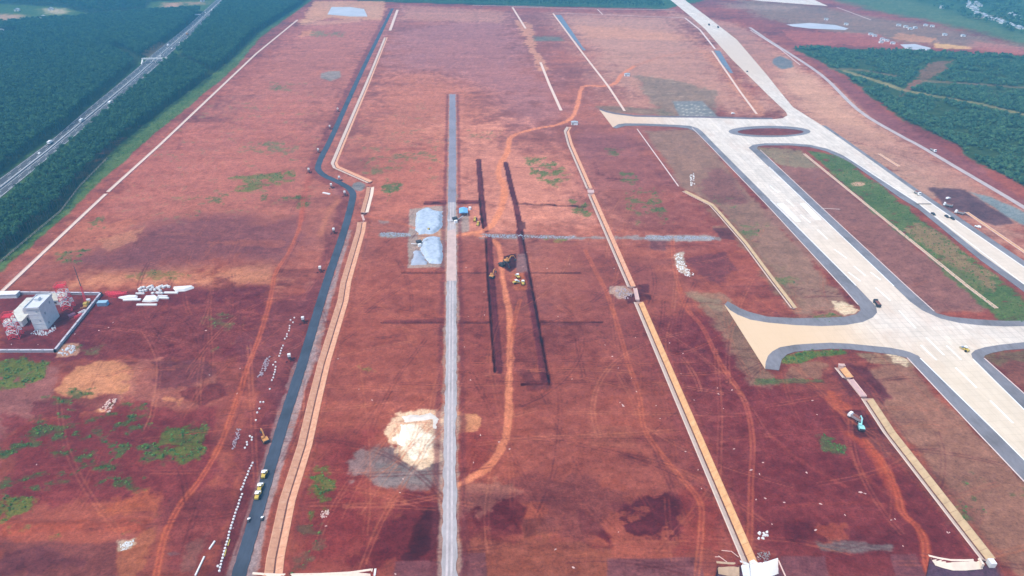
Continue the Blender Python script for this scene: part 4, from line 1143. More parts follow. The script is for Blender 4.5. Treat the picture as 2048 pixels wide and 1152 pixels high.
MB().prism([(p[0] - q0[0], p[1] - q0[1]) for p in strip_poly(offset_line(CH_RIGHT_CUL, -1.5), offset_line(CH_RIGHT_CUL, 1.5))], -0.5, 0.55).build('roof_slab', mat('pink_concrete', S(216, 176, 170), 0.85, 0.12, 0.5), cul)
for sg in (-1, 1):
    MB().prism([(p[0] - q0[0], p[1] - q0[1]) for p in strip_poly(offset_line(CH_RIGHT_CUL, sg * 1.5), offset_line(CH_RIGHT_CUL, sg * 1.8))], -0.5, 0.8).build('parapet', M_COPE, cul)
for (a, b_, w, lab) in (((1270, 577), (1275, 600), 2.0, 'pale culvert slab between dark spoil heaps on the middle channel'), ((1181, 380), (1182, 386), 5.0, 'pale culvert with dark mouth crossing the middle channel'),
                        ((724, 430), (728, 441), 1.0, 'small dark culvert under the dirt crossing on the left channel'), ((1677, 730), (1690, 731), 1.2, 'small headwall at the top of the channel stub by the taxiway')):
    A, B = G(*a), G(*b_)
    c0 = ((A[0] + B[0]) / 2, (A[1] + B[1]) / 2)
    cu = empty('culvert', (*c0, 0), 0, lab, 'culvert')
    ln = [(A[0] - c0[0], A[1] - c0[1]), (B[0] - c0[0], B[1] - c0[1])]
    MB().prism(strip_poly(offset_line(ln, -w / 2), offset_line(ln, w / 2)), -1.2, 0.3).build('deck', mat('culvert_concrete', S(220, 184, 176), 0.85, 0.12, 0.5), cu)
    MB().prism(strip_poly(offset_line(ln, -w / 2), offset_line(ln, -w / 2 - 0.3)), -1.2, 0.55).build('headwall', M_COPE, cu)
    MB().prism(strip_poly(offset_line(ln, w / 2), offset_line(ln, w / 2 + 0.3)), -1.2, 0.55).build('headwall', M_COPE, cu)
# ------------------------------------------------------------------ vegetation
def leaf_mat(name, dark, mid_, light):
    m, nt, b = nodes_of(name)
    oi = nt.nodes.new('ShaderNodeObjectInfo')
    f = noise(nt, 0.35, 3, 0.6)
    c = ramp(nt, f, [(0.3, dark), (0.5, mid_), (0.72, light)])
    v = ramp(nt, oi.outputs['Random'], [(0.0, (0.68, 0.74, 0.74)), (0.5, (1, 1, 1)), (1.0, (1.45, 1.34, 1.12))])
    c = mix_rgb(nt, c, v, 1.0, 'MULTIPLY')
    nt.links.new(c, b.inputs['Base Color'])
    b.inputs['Roughness'].default_value = 0.75
    b.inputs['Specular IOR Level'].default_value = 0.1
    return m
M_LEAF = leaf_mat('rubber_leaf', (0.020, 0.060, 0.030), (0.030, 0.082, 0.038), (0.044, 0.105, 0.044))
M_SCRUB = leaf_mat('scrub_leaf', (0.038, 0.095, 0.050), (0.058, 0.132, 0.064), (0.098, 0.165, 0.080))
M_WEED = leaf_mat('weed_leaf', (0.040, 0.110, 0.030), (0.080, 0.180, 0.040), (0.150, 0.240, 0.055))
M_BARK = mat('pale_bark', (0.10, 0.085, 0.07), 0.9, 0.3, 1.5)
def leaf_cloud(r, rx, ry, rz, zc, n, size, shell=0.55, flat=0.5):
    """leaf-sized faces spread through an uneven crown volume"""
    vs, fs = [], []
    lobes = [(r.uniform(-0.45, 0.45) * rx, r.uniform(-0.45, 0.45) * ry, r.uniform(-0.3, 0.35) * rz, r.uniform(0.45, 0.75)) for _ in range(6)]
    for i in range(n):
        lx, ly, lz, lr = lobes[i % 6]
        d = np.array([r.gauss(0, 1), r.gauss(0, 1), r.gauss(0, 1)])
        d /= np.linalg.norm(d) + 1e-9
        if d[2] < -0.5: d[2] *= -0.6
        k = lr * (shell + (1 - shell) * r.random())
        p = np.array([lx + d[0] * rx * k, ly + d[1] * ry * k, zc + lz + d[2] * rz * k])
        nn = d * (1 - flat) + np.array([0, 0, flat]) + np.array([r.gauss(0, .3) for _ in range(3)])
        nn /= np.linalg.norm(nn)
        a = np.cross(nn, [0.3, 0.9, 0.2]); a /= np.linalg.norm(a)
        b_ = np.cross(nn, a)
        s1, s2 = size * r.uniform(0.6, 1.3), size * r.uniform(0.5, 1.0)
        o = len(vs)
        vs += [tuple(p - a * s1), tuple(p - b_ * s2), tuple(p + a * s1), tuple(p + b_ * s2)]
        fs.append((o, o + 1, o + 2, o + 3))
    return vs, fs
def scatter_object(name, variants, pts, material, label, cat, extra=None):
    """one mass of vegetation: variant meshes plus loose points, instanced inside the object"""
    vs, fs, sid = [], [], []
    for k, (v, f) in enumerate(variants):
        o = len(vs)
        vs += v; fs += [tuple(i + o for i in q) for q in f]
        sid += [k + 1] * len(v)
    base = len(vs)
    P = np.array([(p[0], p[1], p[2]) for p in pts])
    allv = np.concatenate([np.array(vs), P])
    me = bpy.data.meshes.new(name)
    me.from_pydata(allv.tolist(), [], fs)
    n = len(P)
    def attr(nm, typ, vals):
        a = me.attributes.new(nm, typ, 'POINT')
        a.data.foreach_set('value', vals)
    attr('source', 'INT', np.array(sid + [0] * n, np.int32))
    attr('pick', 'INT', np.concatenate([np.zeros(base), rng.integers(1, len(variants) + 1, n)]).astype(np.int32))
    attr('turn', 'FLOAT', np.concatenate([np.zeros(base), rng.random(n) * 6.283]).astype(np.float32))
    attr('size', 'FLOAT', np.concatenate([np.ones(base), np.array([p[3] for p in pts])]).astype(np.float32))
    me.materials.append(material)
    o = link(bpy.data.objects.new(name, me))
    tag(o, label, cat, kind='stuff')
    ng = bpy.data.node_groups.new(name + '_scatter', 'GeometryNodeTree')
    ng.interface.new_socket('Geometry', in_out='INPUT', socket_type='NodeSocketGeometry')
    ng.interface.new_socket('Geometry', in_out='OUTPUT', socket_type='NodeSocketGeometry')
    gi, go = ng.nodes.new('NodeGroupInput'), ng.nodes.new('NodeGroupOutput')
    def named(nm, typ):
        q = ng.nodes.new('GeometryNodeInputNamedAttribute')
        q.data_type = typ
        q.inputs['Name'].default_value = nm
        return q.outputs['Attribute']
    def eq(sock, val):
        q = ng.nodes.new('FunctionNodeCompare')
        q.data_type = 'INT'; q.operation = 'EQUAL'
        ints = [i for i in q.inputs if i.type == 'INT']
        ng.links.new(sock, ints[0]); ints[1].default_value = val
        return q.outputs[0]
    def sep(geo, sel):
        q = ng.nodes.new('GeometryNodeSeparateGeometry')
        q.domain = 'POINT'
        ng.links.new(geo, q.inputs['Geometry']); ng.links.new(sel, q.inputs['Selection'])
        return q.outputs['Selection']
    src, pick = named('source', 'INT'), named('pick', 'INT')
    turn, size = named('turn', 'FLOAT'), named('size', 'FLOAT')
    cx = ng.nodes.new('ShaderNodeCombineXYZ'); ng.links.new(turn, cx.inputs['Z'])
    er = ng.nodes.new('FunctionNodeEulerToRotation'); ng.links.new(cx.outputs[0], er.inputs[0])
    jn = ng.nodes.new('GeometryNodeJoinGeometry')
    for k in range(len(variants)):
        iop = ng.nodes.new('GeometryNodeInstanceOnPoints')
        ng.links.new(sep(gi.outputs[0], eq(pick, k + 1)), iop.inputs['Points'])
        ng.links.new(sep(gi.outputs[0], eq(src, k + 1)), iop.inputs['Instance'])
        ng.links.new(er.outputs[0], iop.inputs['Rotation'])
        ng.links.new(size, iop.inputs['Scale'])
        ng.links.new(iop.outputs[0], jn.inputs[0])
    ng.links.new(jn.outputs[0], go.inputs[0])
    md = o.modifiers.new('scatter', 'NODES')
    md.node_group = ng
    return o
def inside(poly, x, y, m=0.0):
    return poly_sd(x, y, poly) > m
def grid_pts(poly, sx, sy, jit, margin=1.5):
    P = [G(*p) for p in poly]
    xs, ys = [p[0] for p in P], [p[1] for p in P]
    gx, gy = np.meshgrid(np.arange(min(xs), max(xs), sx), np.arange(min(ys), max(ys), sy))
    gx = gx + (np.arange(gx.shape[0])[:, None] % 2) * sx * 0.5
    gx = gx.ravel() + rng.normal(0, jit, gx.size); gy = gy.ravel() + rng.normal(0, jit, gy.size)
    k = inside(P, gx, gy, margin)
    return gx[k], gy[k]
def in_view(x, y, m=160):
    t = y * CP + HC * SP
    px = 1024 + FPX * x / t
    return (px > -m) & (px < 2048 + m)
def clear_of(x, y, lines):
    k = np.ones(x.shape, bool)
    for pts, w in lines:
        k &= line_d(x, y, W(*pts)) > w
    return k
RIDES = [([(357, 118), (425, 152), (447, 140)], 7), ([(345, 116), (445, 110)], 5.0), ([(232, 98), (257, 113), (282, 128)], 8.0), ([(-260, 150), (0, 124), (150, 110), (232, 98)], 5)]
ax_, ay_ = grid_pts(FOREST_A, 4.6, 6.4, 0.45)
bx_, by_ = grid_pts(FOREST_B, 4.8, 6.6, 0.45)
fx_, fy_ = grid_pts(FOREST_B_FAR, 8, 9, 2.0)
hx_, hy_ = grid_pts(FOREST_TOP, 8, 9, 2.0)
k = in_view(ax_, ay_) & clear_of(ax_, ay_, RIDES); ax_, ay_ = ax_[k], ay_[k]
k = in_view(bx_, by_) & clear_of(bx_, by_, RIDES); bx_, by_ = bx_[k], by_[k]
CLEAR = [[(-80, 27), (52, 28), (54, 43), (-80, 44)], [(82, 16), (136, 16), (140, 27), (90, 30)], [(-80, 64), (34, 64), (34, 75), (-80, 76)], [(322, 3), (414, 2), (414, 11), (366, 18), (322, 19)]]
def not_in(x, y, polys):
    k = np.ones(x.shape, bool)
    for q in polys: k &= ~inside(W(*q), x, y, -3)
    return k
k = not_in(bx_, by_, CLEAR); bx_, by_ = bx_[k], by_[k]
k = in_view(fx_, fy_) & not_in(fx_, fy_, CLEAR); fx_, fy_ = fx_[k], fy_[k]
k = in_view(hx_, hy_); hx_, hy_ = hx_[k], hy_[k]
rr = random.Random(3)
RUB = [leaf_cloud(rr, 3.3, 3.3, 3.6, 10.4, 210, 0.62) for _ in range(5)]
def trunk_mesh(k):
    mb = MB()
    r_ = random.Random(50 + k)
    mb.cyl((0, 0, -0.3), (0.15, 0.05, 7.4), 0.20, 7, 0.13)
    for i in range(5):
        t = 2 * math.pi * i / 5 + r_.random()
        mb.cyl((0.12, 0.04, 5.6 + 0.35 * i), (math.cos(t) * 1.9, math.sin(t) * 1.9, 9.2 + r_.random() * 1.6), 0.09, 5, 0.04, cap=False)
    return mb
TRUNK = [trunk_mesh(k_) for k_ in range(5)]
# the 300 rubber trees nearest the camera stand as single trees
dist = np.hypot(ax_, ay_)
vis = in_view(ax_, ay_, 12)
order = np.argsort(np.where(vis, dist, 1e9))
single = order[:300]
rest = np.setdiff1d(np.arange(len(ax_)), single)
tree_src = []
for k_ in range(5):
    cm = bpy.data.meshes.new('crown'); cm.from_pydata(RUB[k_][0], [], RUB[k_][1]); cm.materials.append(M_LEAF)
    tm = TRUNK[k_].mesh('trunk'); tm.materials.append(M_BARK)
    tree_src.append((tm, cm))
for i in single:
    tm, cm = tree_src[random.randrange(5)]
    s_ = random.uniform(0.85, 1.12)
    t_ = empty('rubber_tree', (ax_[i], ay_[i], 0), random.uniform(0, 6.28), 'rubber tree at the near end of the plantation strip beside the highway', 'tree', 'rubber trees of the near plantation strip')
    t_.scale = (s_, s_, s_)
    link(bpy.data.objects.new('trunk', tm), t_)
    link(bpy.data.objects.new('crown', cm), t_)
variants = []
for k_ in range(5):
    v, f = RUB[k_]
    v2 = list(v); f2 = list(f)
    o = len(v2)
    mb = MB().cyl((0, 0, -0.3), (0.15, 0.05, 8.4), 0.20, 5, 0.12, cap=False)
    v2 += mb.v; f2 += [tuple(i + o for i in q) for q in mb.f]
    variants.append((v2, f2))
pts = [(ax_[i], ay_[i], 0, random.uniform(0.85, 1.12)) for i in rest]
pts += [(x, y, 0, random.uniform(0.85, 1.12)) for x, y in zip(bx_, by_)]
pts += [(x, y, 0, random.uniform(0.7, 1.35)) for x, y in zip(fx_, fy_)]
pts += [(x, y, 0, random.uniform(0.5, 0.9)) for x, y in zip(hx_, hy_)]
print('plantation trees', len(pts))
scatter_object('plantation_forest', variants, pts, M_LEAF, 'dense dark green rubber plantation on both sides of the highway', 'forest')
# young bushy woodland on the right
cx_, cy_ = grid_pts(FOREST_C, 4.6, 4.6, 1.3, 1.0)
nz = fbm(cx_, cy_, 26, 40)
keep = in_view(cx_, cy_) & (nz > 0.42) & not_in(cx_, cy_, [[(1870, 117), (1910, 119), (1890, 140), (1856, 166), (1800, 184), (1826, 160)]])
keep &= clear_of(cx_, cy_, [([(1690, 145), (1760, 167), (1815, 185), (1950, 209), (2060, 235), (2200, 262)], 9), ([(1660, 141), (1720, 143), (1790, 155)], 9), ([(1850, 165), (1950, 171), (2060, 179)], 9),
                            ([(1760, 245), (1900, 262), (2060, 300)], 4)])
cx_, cy_ = cx_[keep], cy_[keep]
SCR = [leaf_cloud(rr, 2.4, 2.4, 2.3, 2.5, 130, 0.60) for _ in range(5)]
pts = [(x, y, 0, random.uniform(0.55, 1.25)) for x, y in zip(cx_, cy_)]
# scattered trees over the village land at the far right
vx = rng.uniform(400, 1900, 5200); vy = rng.uniform(900, 1900, 5200)
kk = inside(W((1740, -30), (1860, 12), (1960, 44), (2048, 72), (2400, 112), (2400, -46), (1740, -46)), vx, vy, 2) & in_view(vx, vy) & (fbm(vx, vy, 60, 77) > 0.42)
pts += [(x, y, 0, random.uniform(1.1, 2.3)) for x, y in zip(vx[kk], vy[kk])]
print('scrub', len(pts))
scatter_object('scrub_woodland', SCR, pts, M_SCRUB, 'young green bushy woodland outside the right-hand taxiway and round the far village', 'woodland')
# weeds on the bare field
cell = np.abs(np.diff(GX, axis=1)[:-1, :] * np.diff(GY[:, :1], axis=0))
vegc = VEG.reshape(NR, NC)[:-1, :-1]
nexp = np.minimum(vegc ** 1.3 * cell * 0.55, 6.0)
nexp[GY[:-1, :-1] > 1250] = 0
cnt = rng.poisson(np.clip(nexp, 0, 6))
ri, ci = np.nonzero(cnt)
pts = []
for r_, c_ in zip(ri, ci):
    for _ in range(cnt[r_, c_]):
        u, v_ = rng.random(), rng.random()
        x = GX[r_, c_] + u * (GX[r_, c_ + 1] - GX[r_, c_]); y = GY[r_, c_] + v_ * (GY[r_ + 1, c_] - GY[r_, c_])
        pts.append((x, y, ZG[r_, c_], (0.25 + 0.75 * rng.random() ** 3) * (0.6 + 0.5 * vegc[r_, c_])))
print('weeds', len(pts))
WEED = [leaf_cloud(rr, 1.0, 1.0, 0.7, 0.5, 26, 0.30, flat=0.55) for _ in range(5)]
scatter_object('weeds', WEED, pts, M_WEED, 'patches of low green weeds and grass over the red earth', 'weeds')
# ------------------------------------------------------------------ things on the site
def paint(name, col, rough=0.45, var=0.12):
    m = mat(name, col, rough, var, 1.2)
    return m
M_WHITE = paint('white_paint', (0.80, 0.80, 0.79))
M_YEL = paint('machine_yellow', (0.52, 0.38, 0.08))
M_ORA = paint('machine_orange', (0.52, 0.24, 0.07))
M_TEAL = paint('machine_teal', (0.30, 0.62, 0.60))
M_RED = paint('signal_red', (0.72, 0.05, 0.07))
M_BLUE = paint('tarp_blue', (0.16, 0.38, 0.62))
M_SLATE = paint('slate_blue', (0.18, 0.24, 0.34))
M_DARK = mat('dark_steel', (0.05, 0.05, 0.055), 0.6, 0.3, 1.0)
M_TYRE = mat('tyre_rubber', (0.025, 0.025, 0.025), 0.85, 0.3, 2.0)
M_GLASS = mat('dark_glass', (0.04, 0.05, 0.06), 0.1, 0.1, 1.0)
M_GREYC = mat('raw_concrete', S(226, 228, 230), 0.85, 0.10, 0.5)
M_GREYW = mat('weathered_wall', S(178, 172, 178), 0.85, 0.14, 0.5)
M_CREAM = mat('fresh_cream_concrete', S(248, 226, 204), 0.85, 0.10, 0.4)
M_WHITEC = mat('white_concrete', S(246, 244, 240), 0.8, 0.06, 0.6)
M_STEEL = mat('galvanised_steel', (0.45, 0.46, 0.47), 0.4, 0.15, 1.0, metal=0.6)

def hd(a, b):
    A, B = G(*a), G(*b)
    return math.atan2(B[1] - A[1], B[0] - A[0])
def at(px, py, dz=0.0):
    x, y = G(px, py)
    return (x, y, max(gz(x, y), -0.1) + dz)
SITE = R(90) + AX               # heading away from the camera along the site

def wheels(root, xs, y, r, w=0.35):
    for x in xs:
        for s in (-1, 1):
            wh = MB().cyl((x, s * y - w / 2, r), (x, s * y + w / 2, r), r, 10).build('wheel', M_TYRE, root)
            MB().cyl((x, s * (y + 0.0) - w / 2 - 0.02, r), (x, s * y + w / 2 + 0.02, r), r * 0.5, 8).build('rim', M_STEEL, wh)
def make_car(paintm):
    t = empty('car', (0, 0, 0))
    MB().profile([(-2.2, 0.35), (2.2, 0.35), (2.25, 0.8), (1.2, 0.98), (-2.2, 1.0)], -0.9, 0.9).build('body', paintm, t)
    c = MB().profile([(-2.0, 0.98), (1.1, 0.96), (0.4, 1.52), (-1.7, 1.55)], -0.78, 0.78).build('cabin', paintm, t)
    MB().profile([(0.45, 1.47), (1.13, 1.0), (1.17, 1.02), (0.49, 1.49)], -0.7, 0.7).build('windscreen', M_GLASS, c)
    wheels(t, (-1.35, 1.4), 0.8, 0.33, 0.22)
    return t
def make_truck(cabm, boxm):
    t = empty('truck', (0, 0, 0))
    c = MB().profile([(2.2, 0.7), (3.9, 0.7), (3.95, 1.8), (3.6, 2.9), (2.2, 2.95)], -1.15, 1.15).build('cab', cabm, t)
    MB().profile([(3.66, 2.75), (3.97, 1.85), (4.0, 1.86), (3.70, 2.76)], -1.0, 1.0).build('windscreen', M_GLASS, c)
    MB().box((-0.2, 0, 0.85), (7.2, 1.0, 0.3)).build('chassis', M_DARK, t)
    MB().box((-0.95, 0, 2.15), (5.9, 2.4, 2.3)).build('cargo_box', boxm, t)
    wheels(t, (-2.9, -1.7, 2.9), 1.05, 0.5)
    return t
def make_tipper(cabm, bedm):
    t = empty('dump_truck', (0, 0, 0))
    c = MB().profile([(2.0, 0.7), (3.6, 0.7), (3.65, 1.8), (3.3, 2.8), (2.0, 2.85)], -1.15, 1.15).build('cab', cabm, t)
    MB().profile([(3.36, 2.65), (3.67, 1.85), (3.7, 1.86), (3.40, 2.66)], -1.0, 1.0).build('windscreen', M_GLASS, c)
    MB().box((-0.3, 0, 0.85), (6.6, 1.0, 0.3)).build('chassis', M_DARK, t)
    bd = MB().profile([(-3.4, 1.1), (1.6, 1.1), (1.9, 2.4), (-3.5, 2.3)], -1.2, 1.2)
    bd.build('tipper_body', bedm, t)
    MB().box((-0.8, 0, 2.42), (4.4, 2.0, 0.15)).build('soil_load', mat('load_of_soil', S(150, 96, 82), 0.95, 0.3, 1.5), t)
    wheels(t, (-2.7, -1.5, 2.7), 1.05, 0.5)
    return t
def make_roller(m):
    t = empty('road_roller', (0, 0, 0))
    dr = MB().cyl((1.9, -1.05, 0.75), (1.9, 1.05, 0.75), 0.75, 16).build('drum', M_STEEL, t)
    fr = MB()
    for s in (-1, 1): fr.box((1.5, s * 1.18, 0.85), (2.0, 0.14, 0.35))
    fr.box((0.55, 0, 0.9), (0.4, 2.4, 0.4))
    fr.build('drum_yoke', m, t)
    MB().profile([(-2.7, 0.8), (0.4, 0.7), (0.4, 1.5), (-1.0, 1.75), (-2.7, 1.65)], -0.85, 0.85).build('body', m, t)
    for x in (-0.9, 0.25):
        for s in (-1, 1): MB().box((x, s * 0.75, 2.1), (0.09, 0.09, 1.1)).build('canopy_post', M_DARK, t)
    MB().box((-0.3, 0, 2.7), (1.7, 1.8, 0.12)).build('canopy', M_WHITE, t)
    MB().box((-0.4, 0, 1.75), (0.6, 0.6, 0.5)).build('seat', M_DARK, t)
    for s in (-1, 1):
        MB().cyl((-1.7, s * 0.95 - 0.3, 0.72), (-1.7, s * 0.95 + 0.3, 0.72), 0.72, 14).build('tyre', M_TYRE, t)
    return t
def make_excavator(m, reach=1.0):
    t = empty('excavator', (0, 0, 0))
    for s in (-1, 1):
        MB().profile([(-2.1, 0.35), (-1.6, 0.0), (1.6, 0.0), (2.1, 0.35), (1.8, 0.85), (-1.8, 0.85)], s * 1.25 - 0.3, s * 1.25 + 0.3).build('track', M_TYRE, t)
    MB().box((0, 0, 0.9), (1.6, 1.9, 0.35)).build('undercarriage', M_DARK, t)
    u = MB().profile([(-2.4, 1.1), (1.3, 1.1), (1.3, 1.7), (-0.5, 2.2), (-2.3, 2.2)], -1.35, 1.35).build('house', m, t)
    MB().profile([(-2.7, 1.15), (-2.2, 1.15), (-2.2, 2.1), (-2.6, 2.0)], -1.3, 1.3).build('counterweight', M_DARK, u)
    c = MB().profile([(-0.3, 1.7), (1.35, 1.7), (1.4, 2.4), (1.1, 3.0), (-0.3, 3.05)], 0.35, 1.35).build('cab', m, t)
    MB().profile([(1.13, 2.92), (1.42, 2.4), (1.45, 2.41), (1.16, 2.94)], 0.42, 1.28).build('windscreen', M_GLASS, c)
    b0, b1, b2, b3 = Vector((0.9, -0.2, 1.7)), Vector((2.9, -0.2, 4.6)), Vector((5.4 * reach, -0.2, 4.2)), Vector((6.6 * reach, -0.2, 1.6))
    bo = MB()
    bo.cyl(b0, b1, 0.34, 6, 0.38); bo.cyl(b1, b2, 0.38, 6, 0.26)
    bo.build('boom', m, t)
    MB().cyl(b2 + Vector((-0.6, 0, 0.4)), b3, 0.26, 6, 0.18).build('stick', m, t)
    MB().profile([(b3.x - 0.9, 0.9), (b3.x - 0.2, 0.55), (b3.x + 0.35, 1.0), (b3.x + 0.2, 1.75), (b3.x - 0.3, 1.6)], -0.8, 0.4).build('bucket', M_DARK, t)
    MB().cyl((1.5, -0.2, 1.5), (3.0, -0.2, 3.6), 0.09, 6).build('boom_cylinder', M_STEEL, t)
    return t
def make_loader(m):
    t = empty('wheel_loader', (0, 0, 0))
    MB().profile([(-2.8, 0.8), (0.6, 0.8), (0.6, 1.6), (-2.7, 1.9)], -0.9, 0.9).build('body', m, t)
    c = MB().box((-0.2, 0, 2.4), (1.5, 1.5, 1.6), taper=0.9).build('cab', m, t)
    MB().box((0.56, 0, 2.45), (0.06, 1.2, 1.0)).build('windscreen', M_GLASS, c)
    for s in (-1, 1): MB().cyl((0.6, s * 0.5, 1.5), (3.0, s * 0.5, 0.7), 0.14, 6).build('lift_arm', m, t)
    MB().profile([(2.7, 0.15), (3.9, 0.1), (3.2, 0.5), (3.0, 1.3), (2.7, 1.3)], -1.35, 1.35).build('bucket', M_DARK, t)
    wheels(t, (-1.8, 1.3), 1.0, 0.7, 0.5)
    return t
def fleet(make, items, group, dz=0.0):
    src = None
    for px, py, h, label, cat in items:
        if src is None:
            src = make()
            src.location = at(px, py, dz); src.rotation_euler = (0, 0, h)
            tag(src, label, cat, group)
        else:
            o = copy_tree(src, at(px, py, dz), h, label, group)
            o['category'] = cat
HW = hd((0, 376), (220, 206))
HWF = hd((320, 118), (400, 46))
fleet(lambda: make_truck(M_WHITE, M_WHITE), [
    (101, 288, HW, 'white box truck on the near left lane of the highway', 'truck'),
    (164, 244, HW, 'white box truck alone on the highway between the tree blocks', 'truck'),
    (221, 208, HW, 'long white box truck beside the highway median below the footbridge', 'truck'),
    (337, 93, HWF, 'white box truck on the left highway lane just beyond the footbridge', 'truck'),
    (425, 22, HWF, 'farthest white box truck near the top of the highway', 'truck')], 'trucks on the highway', 0.3)
fleet(lambda: make_truck(M_ORA, M_ORA), [(375, 70, HWF, 'orange box truck far up the highway', 'truck')], 'trucks on the highway', 0.3)
fleet(lambda: make_car(M_WHITE), [
    (80, 308, HW, 'white car at the near left end of the highway', 'car'),
    (321, 113, HWF, 'white car just beyond the highway footbridge', 'car'),
    (344, 98, HWF, 'white car on the right highway lane beyond the footbridge', 'car'),
    (360, 86, HWF, 'white car close behind another on the right highway lane', 'car'),
    (411, 26, HWF, 'white car near the far end of the highway', 'car'),
    (1466, 228, 0.2, 'white car parked by the upper taxiway junction', 'car'),
    (1955, 455, 2.4, 'white car outside the right taxiway beside the ochre drain', 'car'),
    (1896, 398, 0.4, 'white car at the edge of the dark wet patch on the right', 'car')], 'cars around the site', 0.2)
fleet(lambda: make_car(M_DARK), [
    (1866, 430, hd((1836, 400), (1900, 444)), 'dark car on the right-hand taxiway nearest the crossbeam', 'car'),
    (1893, 435, hd((1836, 400), (1900, 444)), 'dark car on the right-hand taxiway, middle of three', 'car'),
    (1904, 439, hd((1836, 400), (1900, 444)), 'dark car on the right-hand taxiway, last of three', 'car'),
    (1494, 144, hd((1494, 144), (1440, 84)), 'dark car on the far concrete road', 'car')], 'dark cars on the pavements', 0.3)
fleet(lambda: make_tipper(M_WHITE, M_STEEL), [
    (1834, 389, hd((1836, 400), (1900, 444)), 'white tipper on the right-hand taxiway edge above the crossbeam', 'truck'),
    (1866, 303, hd((1836, 290), (1911, 334)), 'white tipper on the pale access road beside the woodland', 'truck'),
    (1918, 428, 2.5, 'white tipper parked at the head of the ochre drain', 'truck'),
    (1709, 839, 2.2, 'white tipper in the dark mud patch next to the teal excavator', 'truck'),
    (1895, 413, 2.5, 'tipper parked between dark wet ground and the right-hand taxiway', 'truck')], 'tipper trucks', 0.15)
fleet(lambda: make_tipper(M_DARK, M_DARK), [(1418, 51, hd((1494, 144), (1440, 84)), 'dark tipper at the left edge of the far concrete road', 'truck'),
    (1436, 56, hd((1494, 144), (1440, 84)), 'dark tipper on the right edge of the far concrete road', 'truck'),
    (1753, 611, hd((1754, 626), (1716, 576)), 'dark tipper at the corner of the main and lower taxiways', 'truck')], 'dark tipper trucks', 0.3)
RD = hd((510, 1039), (561, 864))
fleet(lambda: make_roller(M_YEL), [
    (516.5, 993, RD, 'yellow roller on the asphalt road, nearest of the three', 'roller'),
    (521.5, 977, RD, 'yellow roller on the asphalt road, between the other two', 'roller'),
    (529.5, 951, RD, 'yellow roller on the asphalt road, farthest of the three', 'roller'),
    (1035, 555, 1.9, 'yellow roller on orange earth by the grey pad between trenches', 'roller'),
    (1033, 567, 0.5, 'yellow roller left of its neighbour below the grey pad between trenches', 'roller'),
    (1046, 568, 1.6, 'yellow roller right of its neighbour beside the right-hand trench', 'roller'),
    (1928, 701, 1.9, 'lone yellow roller on the lower taxiway junction', 'roller')], 'road rollers', 0.28)
fleet(lambda: make_excavator(M_ORA), [
    (1014, 524, 0.35, 'orange excavator digging the dark pit between the two trenches', 'excavator'),
    (984, 556, 1.2, 'orange excavator beside the left trench', 'excavator'),
    (531, 882, 2.2, 'orange excavator beside the asphalt road above the rollers', 'excavator')], 'orange excavators')
fleet(lambda: make_excavator(M_TEAL), [(1721, 858, 1.35, 'teal excavator with raised boom in the dark mud patch', 'excavator')], None)
fleet(lambda: make_excavator(M_DARK), [(1004, 532, -0.6, 'dark excavator on the haul track beside the pit', 'excavator'),
    ], 'dark excavators')
def make_compactor():
    t = make_roller(M_DARK)
    t.name = 'plate_compactor'; t.scale = (0.5, 0.5, 0.5)
    return t
fleet(make_compactor, [(498, 1041, RD, 'small dark roller at the left edge of the asphalt road', 'roller'), (525, 1038, RD, 'small dark roller at the right edge of the asphalt road', 'roller')], 'small dark rollers')
fleet(lambda: make_loader(M_YEL), [(858, 464, -0.5, 'yellow wheel loader between the two gravel stockpiles', 'loader'), (950, 441, 1.5, 'yellow wheel loader by the left trench near the blue shed', 'loader'),
    (956, 450, 1.5, 'yellow wheel loader nearest the haul track bend by the left trench', 'loader')], 'wheel loaders')

# white rings laid out beside the pipe trench
ring_me = MB().ring((0, 0, 0), (0, 0, 0.6), 0.46, 0.12, 12).mesh('concrete_ring'); ring_me.materials.append(M_WHITEC)
def ring(px, py, label, group):
    o = link(bpy.data.objects.new('concrete_ring', ring_me))
    o.location = at(px, py, -0.02)
    o.rotation_euler = (random.uniform(-0.1, 0.1), random.uniform(-0.1, 0.1), random.random())
    tag(o, label, 'pipe ring', group)
row = [(505, 926), (483, 980), (484, 989), (461, 1058), (437, 1149)]
P = []
for a, b_ in zip(row, row[1:]):
    n = max(1, int(round(math.hypot(b_[0] - a[0], b_[1] - a[1]) / 6.6)))
    P += [(a[0] + (b_[0] - a[0]) * i / n, a[1] + (b_[1] - a[1]) * i / n) for i in range(n)]
for x, y in P:
    ring(x + random.uniform(-.5, .5), y + random.uniform(-.6, .6), 'white concrete ring in the long near row beside the rollers\' asphalt road', 'long row of white rings')
ring(436, 1133, 'white concrete ring set left of the long near row at the bottom edge', None)
for x, y in [(500, 873), (504, 875.5), (503.6, 880.5), (494, 885), (494.4, 890), (490, 896.5), (521, 805), (527, 805), (519, 818), (514.5, 826), (512, 841)]:
    ring(x, y, 'white concrete ring in the loose scatter midway along the asphalt road', 'loose middle rings')
for x, y in [(512, 208), (468, 235), (497, 262), (457, 300), (456, 330), (450, 357), (427, 397), (425, 423), (402, 450), (381, 530), (366, 560), (356, 588), (350, 620), (338, 650)]:
    ring(500 + x / 5.76, 600 + y / 5.76, 'white concrete ring in the upper row left of the two white tanks', 'upper row of white rings')
for x, y in [(295, 720), (268, 752), (296, 775), (292, 808), (287, 835), (277, 863), (270, 898), (253, 928), (230, 1030)]:
    ring(500 + x / 5.76, 600 + y / 5.76, 'white concrete ring in the curved row beside the grey rubble streak', 'curved row of white rings')

